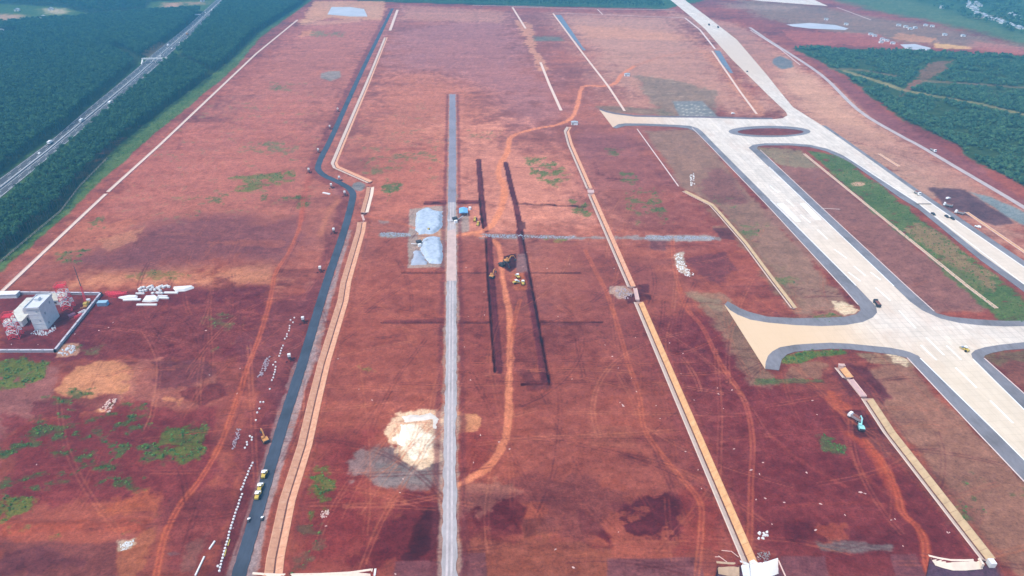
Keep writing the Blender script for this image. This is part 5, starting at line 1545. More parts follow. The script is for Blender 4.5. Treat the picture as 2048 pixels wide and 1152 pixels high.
# white tanks on stands over manholes along the road
def make_tank():
    t = empty('tank_stand', (0, 0, 0))
    MB().box((0, 0, 3.5), (1.7, 1.7, 1.5)).build('tank', M_WHITEC, t)
    for sx in (-1, 1):
        for sy in (-1, 1): MB().cyl((sx * 0.75, sy * 0.75, -0.1), (sx * 0.65, sy * 0.65, 2.8), 0.09, 6).build('leg', M_DARK, t)
    MB().box((0, 0, 1.4), (1.5, 1.5, 0.1)).build('brace', M_DARK, t)
    sp = MB()
    r_ = random.Random(5)
    for i in range(7): sp.box((r_.uniform(-2.4, 2.4), r_.uniform(-1.6, 1.2), 0.25), (r_.uniform(.8, 1.6), r_.uniform(.7, 1.2), 0.6), r_.random() * 3, 0.5)
    sp.build('spoil', mat('dark_lumps', S(84, 42, 50), 0.95, 0.3, 1.0), t)  # low dark lumps strewn round the foot of the stand
    return t
fleet(make_tank, [(607, 645, 0.2, 'white tank on a dark stand left of the road, nearest but one', 'tank'), (580, 720, 0.3, 'white tank on a dark stand left of the road, nearest of them', 'tank'),
    (641, 543, 0.1, 'white tank on a dark stand left of the road, third up', 'tank'), (668, 466, 0.1, 'white tank on a dark stand below the road bend', 'tank'),
    (690, 391, 0.4, 'white tank on a dark stand tucked inside the road bend', 'tank'), (663, 376, 0.4, 'white tank on a dark stand just below the slanting road stretch', 'tank'),
    (679, 361, 0.4, 'white tank on a dark stand just above the slanting road stretch', 'tank'), (618, 345, 0.2, 'white tank on a dark stand at the left tip of the road bend', 'tank'),
    (637, 305, 0.2, 'white tank on a dark stand above the road bend tip', 'tank'), (660, 258, 0.2, 'white tank on a dark stand, second farthest along the road', 'tank'),
    (676, 223, 0.2, 'white tank on a dark stand, farthest along the road', 'tank')], 'white tanks beside the asphalt road')

def bar(name, a, b_, w, h, material, label, cat, group=None, z=0.0):
    A, B = at(*a), at(*b_)
    l = math.hypot(B[0] - A[0], B[1] - A[1])
    mb = MB().box((0, 0, h / 2), (l, w, h))
    mb.box((0, 0, h * 0.5), (l + 0.06, w * 0.5, h * 0.5))
    o = mb.build(name, material)
    o.location = ((A[0] + B[0]) / 2, (A[1] + B[1]) / 2, A[2] + z)
    o.rotation_euler = (0, 0, math.atan2(B[1] - A[1], B[0] - A[0]))
    return tag(o, label, cat, group)
bar('concrete_pile', (430, 1083), (419, 1099), 0.6, 0.6, M_WHITEC, 'short white concrete beam lying on red earth near the ring row', 'beam')
bar('concrete_pile', (409, 1114), (391, 1152), 0.6, 0.6, M_WHITEC, 'long white concrete beam lying at the bottom edge near the ring row', 'beam')
bar('steel_beam', (460, 1079), (456, 1092), 0.35, 0.4, M_YEL, 'yellow steel beam beside the ring row, upper of two', 'beam')
bar('steel_beam', (453, 1099), (449, 1113), 0.35, 0.4, M_YEL, 'yellow steel beam beside the ring row, lower of two', 'beam')
bar('crossbeam', (1832, 409), (1862, 409), 0.9, 0.6, mat('dusty_beam', S(150, 138, 126), 0.9, 0.2, 0.6), 'dusty beam laid across the right-hand taxiway', 'beam', z=0.3)
bar('pipe_bundle', (646, 386), (660, 389), 1.6, 0.8, M_WHITEC, 'long white pipe bundle left of the road bend', 'pipes')
for k, (a, b_) in enumerate([((1443, 1101), (1462, 1103)), ((1462, 1103), (1477, 1115)), ((1437, 1112), (1456, 1126)), ((1430, 1114), (1440, 1114)), ((1515, 1113), (1520, 1119))]):
    bar('timber_pole', a, b_, 0.22, 0.22, M_COPE, ['pale pole lying level by the white headwall', 'pale pole slanting down to the white headwall', 'long pale pole left of the headwall, below the bent pair',
        'short pale pole at the far left of the headwall litter', 'short pale pole right of the ochre channel end'][k], 'pole')

# cream headwalls at the foot of each channel
def wing(root, top, bottom, material, zt=0.25, zb=-2.4, name='wing_wall'):
    """a sloping slab: upper edge at ground level, lower edge in the pit"""
    ox, oy = root.location.x, root.location.y
    T = [G(*p) for p in top]; B = list(bottom)
    n = len(T)
    vs = [(x - ox, y - oy, zt) for x, y in T] + [(x - ox, y - oy, zb) for x, y in B]
    vs += [(x - ox, y - oy + 0.5, zt) for x, y in T] + [(x - ox, y - oy + 0.5, zb) for x, y in B]
    fs = []
    for i in range(n - 1):
        fs += [(n + i, n + i + 1, i + 1, i), (i, i + 1, 2 * n + i + 1, 2 * n + i), (2 * n + i, 2 * n + i + 1, 3 * n + i + 1, 3 * n + i)]
    fs += [(0, 2 * n, 3 * n, n), (n - 1, 2 * n - 1, 4 * n - 1, 3 * n - 1)]
    return MB().add(vs, fs).build(name, material, root)
h1 = empty('headwall', (*G(640, 1150), 0), 0, 'cream curved headwall along the bottom edge below the salmon channel', 'headwall')
wing(h1, [(505, 1147), (528, 1149), (560, 1150), (640, 1149), (700, 1146), (742, 1140)], [G(p[0], p[1], -2.3) for p in [(505, 1172), (528, 1174), (560, 1175), (640, 1174), (702, 1169), (743, 1160)]], M_CREAM, 0.25, -2.3)
MB().box((G(742, 1141)[0] - h1.location.x + 0.4, G(742, 1141)[1] - h1.location.y, -0.9), (0.5, 1.2, 2.6)).build('end_pier', M_CREAM, h1)
h2 = empty('headwall', (*G(1500, 1130), 0), 0, 'white headwall with brown left wing where the ochre channel ends', 'headwall')
wing(h2, [(1433, 1125), (1455, 1127), (1478, 1128)], [G(p[0], p[1], -2.6) for p in [(1437, 1148), (1458, 1152), (1479, 1153)]], mat('brown_formwork', S(200, 168, 138), 0.9, 0.15, 0.5), 0.25, -2.6, 'left_wing')
wing(h2, [(1480, 1123), (1490, 1126), (1498, 1129)], [G(p[0], p[1], -2.6) for p in [(1488, 1160), (1496, 1162), (1503, 1163)]], M_GREYC, 0.1, -2.6, 'spillway')
wing(h2, [(1499, 1126), (1508, 1122), (1516, 1129), (1535, 1126), (1556, 1119)], [G(p[0], p[1], -2.6) for p in [(1502, 1156), (1512, 1160), (1522, 1158), (1540, 1154), (1560, 1146)]], M_WHITEC, 0.4, -2.6, 'right_wing')
MB().cyl((G(1557, 1122)[0] - h2.location.x, G(1557, 1122)[1] - h2.location.y, 0.2), (G(1572, 1156)[0] - h2.location.x, G(1572, 1156)[1] - h2.location.y, 0.2), 0.3, 6).build('edge_beam', M_COPE, h2)
h3 = empty('headwall', (*G(1920, 1128), 0), 0, 'cream curved headwall at the lower right end of the khaki channel', 'headwall')
wing(h3, [(1857, 1112), (1878, 1117), (1902, 1121), (1930, 1121.5), (1961, 1120)], [G(p[0], p[1], -2.2) for p in [(1871, 1131), (1886, 1136), (1906, 1141), (1932, 1141), (1966, 1138)]], M_CREAM, 0.25, -2.2)
MB().box((G(1962, 1124)[0] - h3.location.x, G(1962, 1124)[1] - h3.location.y, -0.8), (0.9, 3.0, 2.8)).build('pier', M_CREAM, h3)
MB().box((G(1984, 1124)[0] - h3.location.x, G(1984, 1124)[1] - h3.location.y, -0.7), (2.4, 2.6, 2.6)).build('pier', M_WHITEC, h3)
sp = MB()
r_ = random.Random(9)
for i in range(26):
    p = G(1515 + r_.uniform(0, 26), 1116 + r_.uniform(-10, 5)); a = r_.random() * 3.1; l = r_.uniform(.4, 1.2)
    sp.cyl((p[0] - math.cos(a) * l, p[1] - math.sin(a) * l, 0.1 + r_.random() * .2), (p[0] + math.cos(a) * l, p[1] + math.sin(a) * l, 0.2 + r_.random() * .4), 0.07, 5)
tag(sp.build('steel_offcuts', mat('grey_offcut', S(170, 176, 176), 0.7, 0.3, 1.0)), 'tangle of grey offcuts beside the white headwall', 'offcuts', kind='stuff')
rk = MB()
for i in range(16):
    p = G(1527 + r_.uniform(-10, 10), 1070 + r_.uniform(-6, 8))
    rk.box((p[0], p[1], 0.3), (r_.uniform(.5, 1.3), r_.uniform(.4, 1.0), r_.uniform(.4, .9)), r_.random() * 3, 0.6)
tag(rk.build('plaster_rubble', M_WHITEC), 'small white rubble heap above the white headwall', 'rubble', kind='stuff')

# gravel stockpiles and sand
def heap(name, px, top, slope, material, label, cat, seed, step=0.9, rough=0.5):
    P = W(*px)
    xs, ys = [p[0] for p in P], [p[1] for p in P]
    c0 = (sum(xs) / len(xs), sum(ys) / len(ys))
    gx = np.arange(min(xs) - 1, max(xs) + 1, step); gy = np.arange(min(ys) - 1, max(ys) + 1, step)
    mx, my = np.meshgrid(gx, gy)
    nz_ = fbm(mx.ravel(), my.ravel(), 9, seed)
    s_ = poly_sd(mx.ravel(), my.ravel(), P) + (nz_ - 0.5) * 5
    h = np.minimum(np.maximum(s_, -0.4) * slope, top * (0.35 + 1.3 * fbm(mx.ravel(), my.ravel(), 12, seed + 5))) + (fbm(mx.ravel(), my.ravel(), 2.5, seed + 9) - 0.5) * rough
    h = np.where(s_ < -0.2, -0.4, h)
    nx = mx.shape[1]
    fs = []
    for j in range(mx.shape[0] - 1):
        for i in range(nx - 1):
            q = (j * nx + i, j * nx + i + 1, (j + 1) * nx + i + 1, (j + 1) * nx + i)
            if max(s_[list(q)]) > -0.2: fs.append(q)
    me = bpy.data.meshes.new(name)
    me.from_pydata(np.stack([mx.ravel() - c0[0], my.ravel() - c0[1], h], 1).tolist(), [], fs)
    me.materials.append(material)
    me.polygons.foreach_set('use_smooth', [True] * len(me.polygons))
    o = link(bpy.data.objects.new(name, me))
    o.location = (c0[0], c0[1], 0.05)
    return tag(o, label, cat)
M_GRV = mat('crushed_stone', S(188, 200, 214), 0.95, 0.2, 0.35, bmp=0.6)
M_GRV2 = mat('fine_stone', S(176, 182, 196), 0.95, 0.16, 0.25, bmp=0.4)
heap('gravel_stockpile', [(832, 426), (846, 420), (858, 417), (868, 421), (884, 423), (887, 440), (884, 456), (868, 468), (836, 470), (830, 450)], 2.2, 0.8, M_GRV, 'pale blue-grey gravel stockpile, upper of the two beside the gravel road', 'stockpile', 3)
heap('gravel_stockpile', [(846, 478), (882, 474), (885, 500), (882, 527), (856, 528), (848, 512), (842, 498)], 2.2, 0.8, M_GRV, 'pale blue-grey gravel stockpile, lower of the two beside the gravel road', 'stockpile', 8)
heap('gravel_stockpile', [(826, 502), (842, 500), (850, 514), (852, 528), (824, 530)], 1.2, 0.6, M_GRV2, 'low mauve-grey gravel spread left of the lower stockpile', 'stockpile', 12)
M_SANDM = mat('white_sand', S(244, 238, 226), 0.95, 0.08, 0.3, bmp=0.3)
heap('sand_heap', [(805, 850), (822, 846), (832, 862), (838, 880), (826, 900), (806, 905), (798, 885), (806, 868)], 0.8, 0.4, M_SANDM, 'white sand heap left of the gravel road', 'sand heap', 21, 0.7, 0.2)
heap('sand_heap', [(800, 832), (862, 826), (880, 838), (874, 866), (850, 862), (836, 850), (810, 846)], 0.7, 0.25, mat('buff_sand', S(240, 226, 210), 0.95, 0.16, 0.3, bmp=0.4), 'low buff sand bank behind the white sand heap', 'sand heap', 25, 0.8, 0.2)
# crushing plants
def plant(px, py, label):
    t = empty('screening_plant', at(px, py), 0.5, label, 'machine', 'screening plants')
    MB().box((0, 0, 2.6), (3.2, 2.2, 2.2), taper=1.25).build('hopper', M_DARK, t)
    for sx in (-1, 1):
        for sy in (-1, 1): MB().cyl((sx * 1.3, sy * 0.9, 0), (sx * 1.3, sy * 0.9, 1.7), 0.12, 6).build('leg', M_STEEL, t)
    MB().box((4.2, 0, 2.0), (7.0, 0.9, 0.3), rot=Matrix.Rotation(R(-22), 3, 'Y')).build('conveyor', M_STEEL, t)
    MB().box((-3.4, 0.6, 1.6), (5.0, 0.8, 0.3), rot=Matrix.Rotation(R(18), 3, 'Y')).build('conveyor', M_WHITE, t)
    MB().box((-0.5, -2.6, 1.2), (2.4, 1.8, 2.2)).build('control_cabin', M_WHITE, t)
    return t
plant(838, 490, 'dark screening plant at the corner of the lower gravel stockpile')
plant(910, 443, 'dark screening plant on the grey pad below the blue shed')
sh = empty('open_shed', at(927, 428), AX, 'blue-roofed open shed right of the gravel road', 'shed')
MB().profile([(-3.6, 3.0), (3.6, 3.0), (3.6, 3.15), (0, 4.2), (-3.6, 3.15)], -5, 5).build('roof', M_BLUE, sh)
for sx in (-1, 1):
    for sy in (-1, 0, 1): MB().cyl((sx * 3.2, sy * 4.6, 0), (sx * 3.2, sy * 4.6, 3.0), 0.12, 6).build('post', M_STEEL, sh)
MB().box((0, 4.4, 1.4), (6.4, 0.15, 2.8)).build('back_wall', M_SLATE, sh)
tk = empty('water_tank', at(940, 419), 0, 'white round tank beside the blue-roofed shed', 'tank')
MB().cyl((0, 0, 0), (0, 0, 2.2), 1.2, 14).build('shell', M_WHITE, tk); MB().cyl((0, 0, 2.2), (0, 0, 2.5), 1.2, 14, 0.4).build('lid', M_WHITE, tk)

# ------------------------------------------------------------------ walled compound on the left
def frame_xy(px, py):
    return G(px, py)
wl = empty('boundary_wall', (*G(112, 704), 0), 0, 'low pale grey wall enclosing the compound with the concrete tower', 'wall')
ox, oy = G(112, 704)
corners = W((-80, 704.5), (111, 704.5), (203, 590), (-80, 587))
for a, b_ in zip(corners, corners[1:]):
    ln = [(a[0] - ox, a[1] - oy), (b_[0] - ox, b_[1] - oy)]
    MB().prism(strip_poly(offset_line(ln, -0.35), offset_line(ln, 0.35)), -0.3, 1.7).build('wall_run', M_GREYW, wl)
    MB().prism(strip_poly(offset_line(ln, -0.6), offset_line(ln, 0.6)), 1.703, 1.9).build('coping', mat('light_coping', S(206, 200, 206), 0.85, 0.1, 0.5), wl)
    for p in resample(ln, 7.0): MB().box((p[0], p[1], 0.9), (1.0, 1.0, 2.3)).build('pillar', M_GREYW, wl)
def oriented(name, px, py, label, cat):
    return empty(name, (*G(px, py), 0), AX, label, cat)
bd = oriented('concrete_tower_building', 70, 660, 'tall bare concrete tower block under construction inside the walled compound', 'building')
wdt, dep, hgt = 7.6, 15.0, 15.5
MB().box((wdt / 2, dep / 2, hgt / 2 - 0.2), (wdt, dep, hgt)).build('wall', M_GREYC, bd)
MB().box((wdt / 2 - 0.4, dep / 2, hgt + 0.05), (wdt + 1.6, dep + 1.2, 0.5)).build('roof_slab', mat('pale_roof', S(222, 224, 226), 0.85, 0.08, 0.5), bd)
for sx in (0, 1): MB().box((wdt / 2 - 0.4 + (sx - 0.5) * (wdt + 1.2), dep / 2, hgt + 0.7), (0.3, dep + 1.2, 0.8)).build('parapet', M_GREYC, bd)
for sy in (0, 1): MB().box((wdt / 2 - 0.4, dep / 2 + (sy - 0.5) * (dep + 0.9), hgt + 0.7), (wdt + 0.6, 0.3, 0.8)).build('parapet', M_GREYC, bd)
MB().box((2.4, 9.5, hgt + 1.2), (2.6, 3.0, 1.8)).build('stair_hatch', M_GREYC, bd)
MB().box((-1.3, 4.5, hgt - 2.2), (2.6, 8.0, 3.2), taper=1.0).build('side_balcony', M_GREYC, bd)
for zz in (3.0, 6.4, 9.8, 13.0):
    MB().box((wdt / 2, -0.06, zz + 1.35), (wdt + 0.1, 0.16, 0.22)).build('floor_band', mat('band_concrete', S(208, 210, 214), 0.85, 0.1, 0.6), bd)
    for xx in ((5.4,) if zz in (6.4, 13.0) else ()):
        w_ = MB().box((xx, -0.03, zz), (1.1, 0.1, 1.2)).build('window', mat('grey_opening', S(166, 172, 180), 0.8, 0.1, 0.5), bd)
        MB().box((xx, -0.10, zz - 0.85), (1.6, 0.3, 0.12)).build('sill', M_WHITEC, w_)
    for yy in ((3.5,) if zz in (3.0, 9.8) else (11.0,) if zz == 13.0 else ()):
        w_ = MB().box((wdt + 0.03, yy, zz), (0.1, 1.3, 1.5)).build('window', mat('grey_opening', S(166, 172, 180), 0.8, 0.1, 0.5), bd)
        MB().box((wdt + 0.10, yy, zz - 0.85), (0.3, 1.6, 0.12)).build('sill', M_WHITEC, w_)
bd2 = oriented('low_building', 12, 655, 'long low pale building with ribbed roof left of the concrete tower', 'building')
MB().box((5.2, 14, 1.9), (10.4, 28, 4.0)).build('wall', M_GREYC, bd2)
for k in range(8):
    MB().box((5.2, 1.9 + k * 3.5, 4.05 + 0.12 * (k % 2)), (11.4, 3.46, 0.35)).build('roof_panel', mat('cream_roof', S(224, 220, 206), 0.8, 0.1, 0.5), bd2)
for xx in (2.0, 5.0, 8.0):
    w_ = MB().box((xx, -0.02, 1.9), (1.5, 0.1, 1.4)).build('window', M_GLASS, bd2); MB().box((xx, -0.08, 1.1), (1.8, 0.25, 0.12)).build('sill', M_WHITEC, w_)
MB().box((10.42, 6.0, 1.3), (0.1, 1.6, 2.6)).build('door', M_DARK, bd2)
bd3 = oriented('low_building', 92, 611, 'small beige flat building behind the concrete tower', 'building')
MB().box((4.5, 4.5, 1.7), (11, 9, 3.6)).build('wall', M_GREYC, bd3)
MB().box((4.5, 4.5, 3.62), (11.8, 9.8, 0.3)).build('roof', mat('beige_roof', S(206, 196, 178), 0.85, 0.1, 0.5), bd3)
for xx in (2.0, 6.5):
    w_ = MB().box((xx, -0.03, 1.8), (1.6, 0.1, 1.4)).build('window', M_DARK, bd3); MB().box((xx, -0.09, 1.02), (1.9, 0.25, 0.1)).build('sill', M_WHITEC, w_)
bd4 = oriented('low_building', -70, 600, 'long white-roofed shed along the back wall of the compound', 'building')
MB().box((15, 2.0, 1.4), (36, 4, 3.0)).build('wall', M_GREYC, bd4)
MB().box((15, 2.0, 3.0), (37, 4.8, 0.3)).build('roof', M_WHITEC, bd4)

def lattice_tower(px, py, label, h=17.0, w0=6.0, w1=4.6, n=5):
    t = empty('lattice_tower', at(px, py), AX + 0.1, label, 'tower', 'red and white lattice towers')
    bands = [M_RED, M_WHITE, M_RED, M_WHITE, M_RED]
    for k in range(n):
        z0, z1 = h * k / n, h * (k + 1) / n
        a, b_ = (w0 + (w1 - w0) * k / n) / 2, (w0 + (w1 - w0) * (k + 1) / n) / 2
        mb = MB()
        cs0 = [(-a, -a, z0), (a, -a, z0), (a, a, z0), (-a, a, z0)]; cs1 = [(-b_, -b_, z1), (b_, -b_, z1), (b_, b_, z1), (-b_, b_, z1)]
        for i in range(4):
            j = (i + 1) % 4
            mb.cyl(cs0[i], cs1[i], 0.22, 6); mb.cyl(cs0[i], cs1[j], 0.13, 5); mb.cyl(cs0[j], cs1[i], 0.13, 5); mb.cyl(cs1[i], cs1[j], 0.15, 5)
        mb.build('lattice_section', bands[k % 5], t)
    pf = MB()
    for i in range(8): pf.box((0, -w1 / 2 + w1 * i / 7, h + 0.12), (w1 + 0.8, 0.3, 0.2))
    pf.build('platform', M_RED, t)
    rl = MB(); e = w1 / 2 + 0.5
    for zz in (h + 0.9, h + 1.5):
        for p, q in (((-e, -e), (e, -e)), ((e, -e), (e, e)), ((e, e), (-e, e)), ((-e, e), (-e, -e))): rl.cyl((*p, zz), (*q, zz), 0.09, 5)
    for p in [(-e, -e), (0, -e), (e, -e), (e, 0), (e, e), (0, e), (-e, e), (-e, 0)]: rl.cyl((*p, h + 0.2), (*p, h + 1.5), 0.09, 5)
    rl.build('railing', M_RED, t)
    return t
lattice_tower(138, 617, 'red and white lattice tower right of the concrete block')
lattice_tower(33, 673, 'red and white lattice tower in front of the low ribbed-roof building', 15.0)
cr = empty('mobile_crane', at(175, 611), R(100), 'red and orange mobile crane with a long thin jib by the compound wall', 'crane')
MB().box((0, 0, 1.2), (7.5, 2.5, 0.8)).build('carrier', M_ORA, cr)
wheels(cr, (-2.8, -1.0, 1.0, 2.8), 1.1, 0.6)
MB().profile([(2.4, 1.6), (4.2, 1.6), (4.0, 2.9), (2.4, 3.0)], -1.1, 1.1).build('cab', M_WHITE, cr)
MB().box((-1.2, 0, 2.4), (3.4, 2.2, 1.6)).build('superstructure', M_YEL, cr)
bm = MB()
tip = Vector((2.0, 0.6, 13.5)); b0 = Vector((-0.6, 0, 2.6))
for dx, dy in ((-.45, -.45), (.45, -.45), (.45, .45), (-.45, .45)): bm.cyl(b0 + Vector((dx, dy, 0)), tip + Vector((dx * .7, dy * .7, 0)), 0.13, 5)
for i in range(12):
    p, q = b0.lerp(tip, i / 12), b0.lerp(tip, (i + 1) / 12); s_ = 0.45 if i % 2 else -0.45
    bm.cyl(p + Vector((s_, -.45, 0)), q + Vector((-s_, -.45, 0)), 0.08, 4); bm.cyl(p + Vector((s_, .45, 0)), q + Vector((-s_, .45, 0)), 0.08, 4)
bm.build('boom', M_RED, cr)
jb = MB().cyl(tip, tip + Vector((5.2, 2.2, 12.5)), 0.28, 6, 0.16).build('jib', M_DARK, cr)
MB().cyl(tip + Vector((5.2, 2.2, 12.5)), tip + Vector((5.25, 2.2, 6.0)), 0.05, 4).build('hoist_rope', M_DARK, jb)
for sx in (-1, 1):
    for sy in (-1, 1): MB().box((sx * 3.0, sy * 2.2, 0.35), (0.5, 2.2, 0.3)).build('outrigger', M_ORA, cr)
ct = empty('container', at(207, 610), AX, 'slate blue shipping container with pale roof outside the compound wall', 'container')
MB().box((0, 0, 1.35), (6.1, 3.4, 2.6)).build('body', M_SLATE, ct)
MB().box((0, 0, 2.68), (6.1, 3.4, 0.06)).build('roof', paint('pale_blue_roof', S(160, 196, 214)), ct)
for i in range(9): MB().box((-2.7 + i * 0.68, -1.73, 1.35), (0.2, 0.06, 2.4)).build('rib', M_SLATE, ct)
MB().box((3.07, 0, 1.35), (0.06, 2.6, 2.3)).build('door', M_BLUE, ct)
# lattice sections lying on the ground
def lying_section(px, py, rz, m, label, L=5.0, w=1.5, n=4):
    t = empty('lattice_section', at(px, py), rz, label, 'steelwork', 'steel sections lying by the compound')
    ch = MB()
    for y in (-w / 2, w / 2):
        for z in (0.1, w): ch.cyl((-L / 2, y, z), (L / 2, y, z), 0.14, 5)
    ch.build('chords', m, t)
    br = MB()
    for i in range(n):
        x0, x1 = -L / 2 + L * i / n, -L / 2 + L * (i + 1) / n
        for y in (-w / 2, w / 2): br.cyl((x0, y, 0.1), (x1, y, w), 0.10, 4); br.cyl((x0, y, w), (x1, y, 0.1), 0.10, 4)
        br.cyl((x0, -w / 2, w), (x1, w / 2, w), 0.10, 4); br.cyl((x0, -w / 2, w), (x0, w / 2, w), 0.10, 4)
    br.build('bracing', m, t)
k = 0
lab = ['leftmost', 'second from left', 'middle', 'fourth from left', 'rightmost']
for px, py in [(221, 590), (227, 593), (233, 589), (239, 592), (245, 591)]:
    lying_section(px, py, 0.15 * (k - 2), M_RED, 'red steel section in the pile at the wall corner, %s' % lab[k], 6.0, 2.0); k += 1
lying_section(166, 626, R(60), M_WHITE, 'white lattice section leaning along the inside of the compound wall')
lying_section(158, 634, R(60), M_RED, 'red lattice section leaning along the inside of the compound wall')
lying_section(145, 632, R(50), paint('faded_pink', S(206, 140, 160)), 'faded pink lattice section inside the compound', 4.0)
# precast pieces stored beside the compound
bk_me = MB().box((0, 0, 0.6), (1.7, 1.4, 1.2)).box((0, 0, 1.3), (1.0, 0.8, 0.25)).mesh('precast_block'); bk_me.materials.append(M_WHITEC)
r_ = random.Random(31)
spots = [(279, 580), (283, 577), (288, 576), (281, 584), (287, 583), (292, 582), (296, 577), (300, 575), (304, 573.5), (302, 581), (306, 577), (310, 581), (315, 577), (318, 579), (320, 575),
         (324, 573.5), (327, 576), (330, 574.5), (334, 573.5), (338, 575), (321, 583), (306, 588), (315, 587), (318, 588.5), (324, 588)]
for px, py in spots:
    o = link(bpy.data.objects.new('precast_block', bk_me)); o.location = at(px, py); o.rotation_euler = (0, 0, r_.uniform(-.4, .4))
    tag(o, 'white precast block in the loose rows right of the red steel pile', 'block', 'white precast blocks')
for k_, (a, b_, w_, lb) in enumerate([((329, 586.5), (356, 586.5), 1.6, 'long white beam in front of the precast blocks'), ((247, 601), (282, 600), 1.6, 'white beam nearest the red steel pile'),
        ((318, 597), (338, 597.3), 1.2, 'white beam at the right end of the white slab stack'), ((274, 610.5), (314, 610.5), 1.4, 'lowest white beam, in front of the white slab stack'),
        ((272, 588), (289, 588), 1.0, 'thin white beam below the left precast blocks'), ((316, 594), (335, 594), 1.4, 'upper white beam beside the white slab stack')]):
    bar('concrete_beam', a, b_, w_, 0.9, M_WHITEC, lb, 'beam', 'white beams by the compound')
for q, lb, h in (([(284, 604), (292, 593), (312, 592), (318, 598), (316, 603), (300, 605)], 'wide white slab stack below the precast blocks', 1.2), ([(346, 577), (388, 574), (388, 577), (370, 583), (352, 584)], 'white tapering slab stack right of the precast blocks', 1.3),
                 ([(236, 596), (260, 592), (276, 592), (274, 597), (246, 599)], 'grey-white sheet stack against the red steel pile', 0.8)):
    Pq = W(*q); c0 = Pq[0]
    st = empty('slab_stack', (*c0, 0), 0, lb, 'slabs')
    for i in range(4):
        sc = 1 - 0.05 * i
        MB().prism([((p[0] - c0[0]) * sc + 0.2 * i, (p[1] - c0[1]) * sc + 0.15 * i) for p in Pq], h * i / 4, h * (i + 0.88) / 4).build('slab', M_WHITEC, st)

# small pale scraps lying on the red earth
r_ = random.Random(77)
def scrap_mesh(seed):
    q = random.Random(seed); mb = MB()
    n = 7
    ring_ = [(math.cos(2 * math.pi * i / n) * q.uniform(.5, 1.1), math.sin(2 * math.pi * i / n) * q.uniform(.35, .8)) for i in range(n)]
    vs = [(x, y, 0.05) for x, y in ring_] + [(x * .6, y * .6, q.uniform(.2, .5)) for x, y in ring_] + [(0, 0, q.uniform(.2, .45))]
    fs = [(i, (i + 1) % n, n + (i + 1) % n, n + i) for i in range(n)] + [(n + i, n + (i + 1) % n, 2 * n) for i in range(n)]
    mb.add(vs, fs); me = mb.mesh('debris_scrap'); me.materials.append(mat('pale_scrap', S(222, 188, 180), 0.9, 0.25, 0.8)); return me
SM = [scrap_mesh(i) for i in range(6)]
def scrap(px, py, s_, label, group):
    o = link(bpy.data.objects.new('debris_scrap', SM[r_.randrange(6)])); o.location = at(px, py, -0.03); o.rotation_euler = (0, 0, r_.random() * 6.3); o.scale = (s_ * 0.85, s_ * 0.62, s_ * 0.7)
    tag(o, label, 'debris', group)
for px, py, s_ in [(1246, 811, 1.6), (1240, 805, .8), (1210, 690, .7), (1225, 713, .9), (1271, 675, .8), (1144, 758, .7), (1116, 633, .7), (1273, 783, .8), (1312, 811, .8), (1320, 837, .7), (1339, 686, .9), (1366, 707, .8),
                   (1362, 748, .6), (1388, 800, .7), (1435, 776, .8), (1437, 788, .9), (1464, 780, .9), (1447, 817, .6), (1237, 736, .7), (1263, 756, .6), (1233, 578, .9), (1240, 594, .9)]:
    scrap(px, py, s_, 'pale scrap on the red strip on either side of the ochre channel', 'scraps around the ochre channel')
for px, py, s_ in [(1613, 945, 1.1), (1722, 985, 1.4), (1730, 987, .9), (1569, 1005, .9), (1641, 1008, 1.0), (1690, 1030, .7), (1790, 1038, .8), (1782, 1040, .8), (1631, 1060, 1.2), (1544, 1048, .8), (1532, 1068, .8), (1502, 940, 1.1), (1468, 898, .9),
                   (1519, 948, .8), (1512, 999, .9), (1531, 997, .9), (1526, 925, .8), (1371, 903, .7), (1396, 940, .7), (1403, 977, .7), (1625, 801, .9), (1634, 829, .8), (1899, 1065, .8), (1895, 1065, .8), (1806, 1092, .7)]:
    scrap(px, py, s_, 'pale scrap on the maroon field between the ochre and khaki channels', 'scraps on the maroon field')
for px, py, s_ in [(969, 630, .8), (937, 633, .6), (929, 694, .8), (941, 760, .9), (932, 535, .8), (1054, 504, .9), (1060, 525, .8), (1046, 534, .8), (968, 584, .8), (1094, 537, 1.1), (1139, 528, .9), (1228, 537, 1.0), (744, 800, .9), (718, 778, .7), (800, 985, .7), (806, 958, .9),
                   (961, 870, 1.0), (998, 884, .9), (1019, 898, 1.0), (947, 925, .7), (676, 718, .8), (652, 1052, .8), (1111, 1099, .9), (1237, 1064, .6), (1147, 1135, 1.0), (791, 1148, .9)]:
    scrap(px, py, s_, 'pale scrap on the open red ground near the gravel road and trenches', 'scraps near the gravel road')
for px, py, s_ in [(226, 645, .8), (217, 655, 1.0), (198, 661, .8), (150, 668, .9), (76, 689, .7), (23, 689, .8), (480, 737, .8), (474, 787, .8), (420, 753, .7), (73, 929, .7), (412, 661, .9), (466, 1056, .6)]:
    scrap(px, py, s_, 'pale scrap on the red ground around the walled compound', 'scraps round the compound')
bar('waste_board', (947, 1110), (950, 1125), 0.5, 0.3, M_WHITEC, 'upright white board scrap at the bottom edge right of the cream headwall', 'board') if False else None
bar('waste_board', (751, 1138), (749, 1152), 0.8, 0.3, M_WHITEC, 'white board standing by the right end of the cream headwall', 'board')

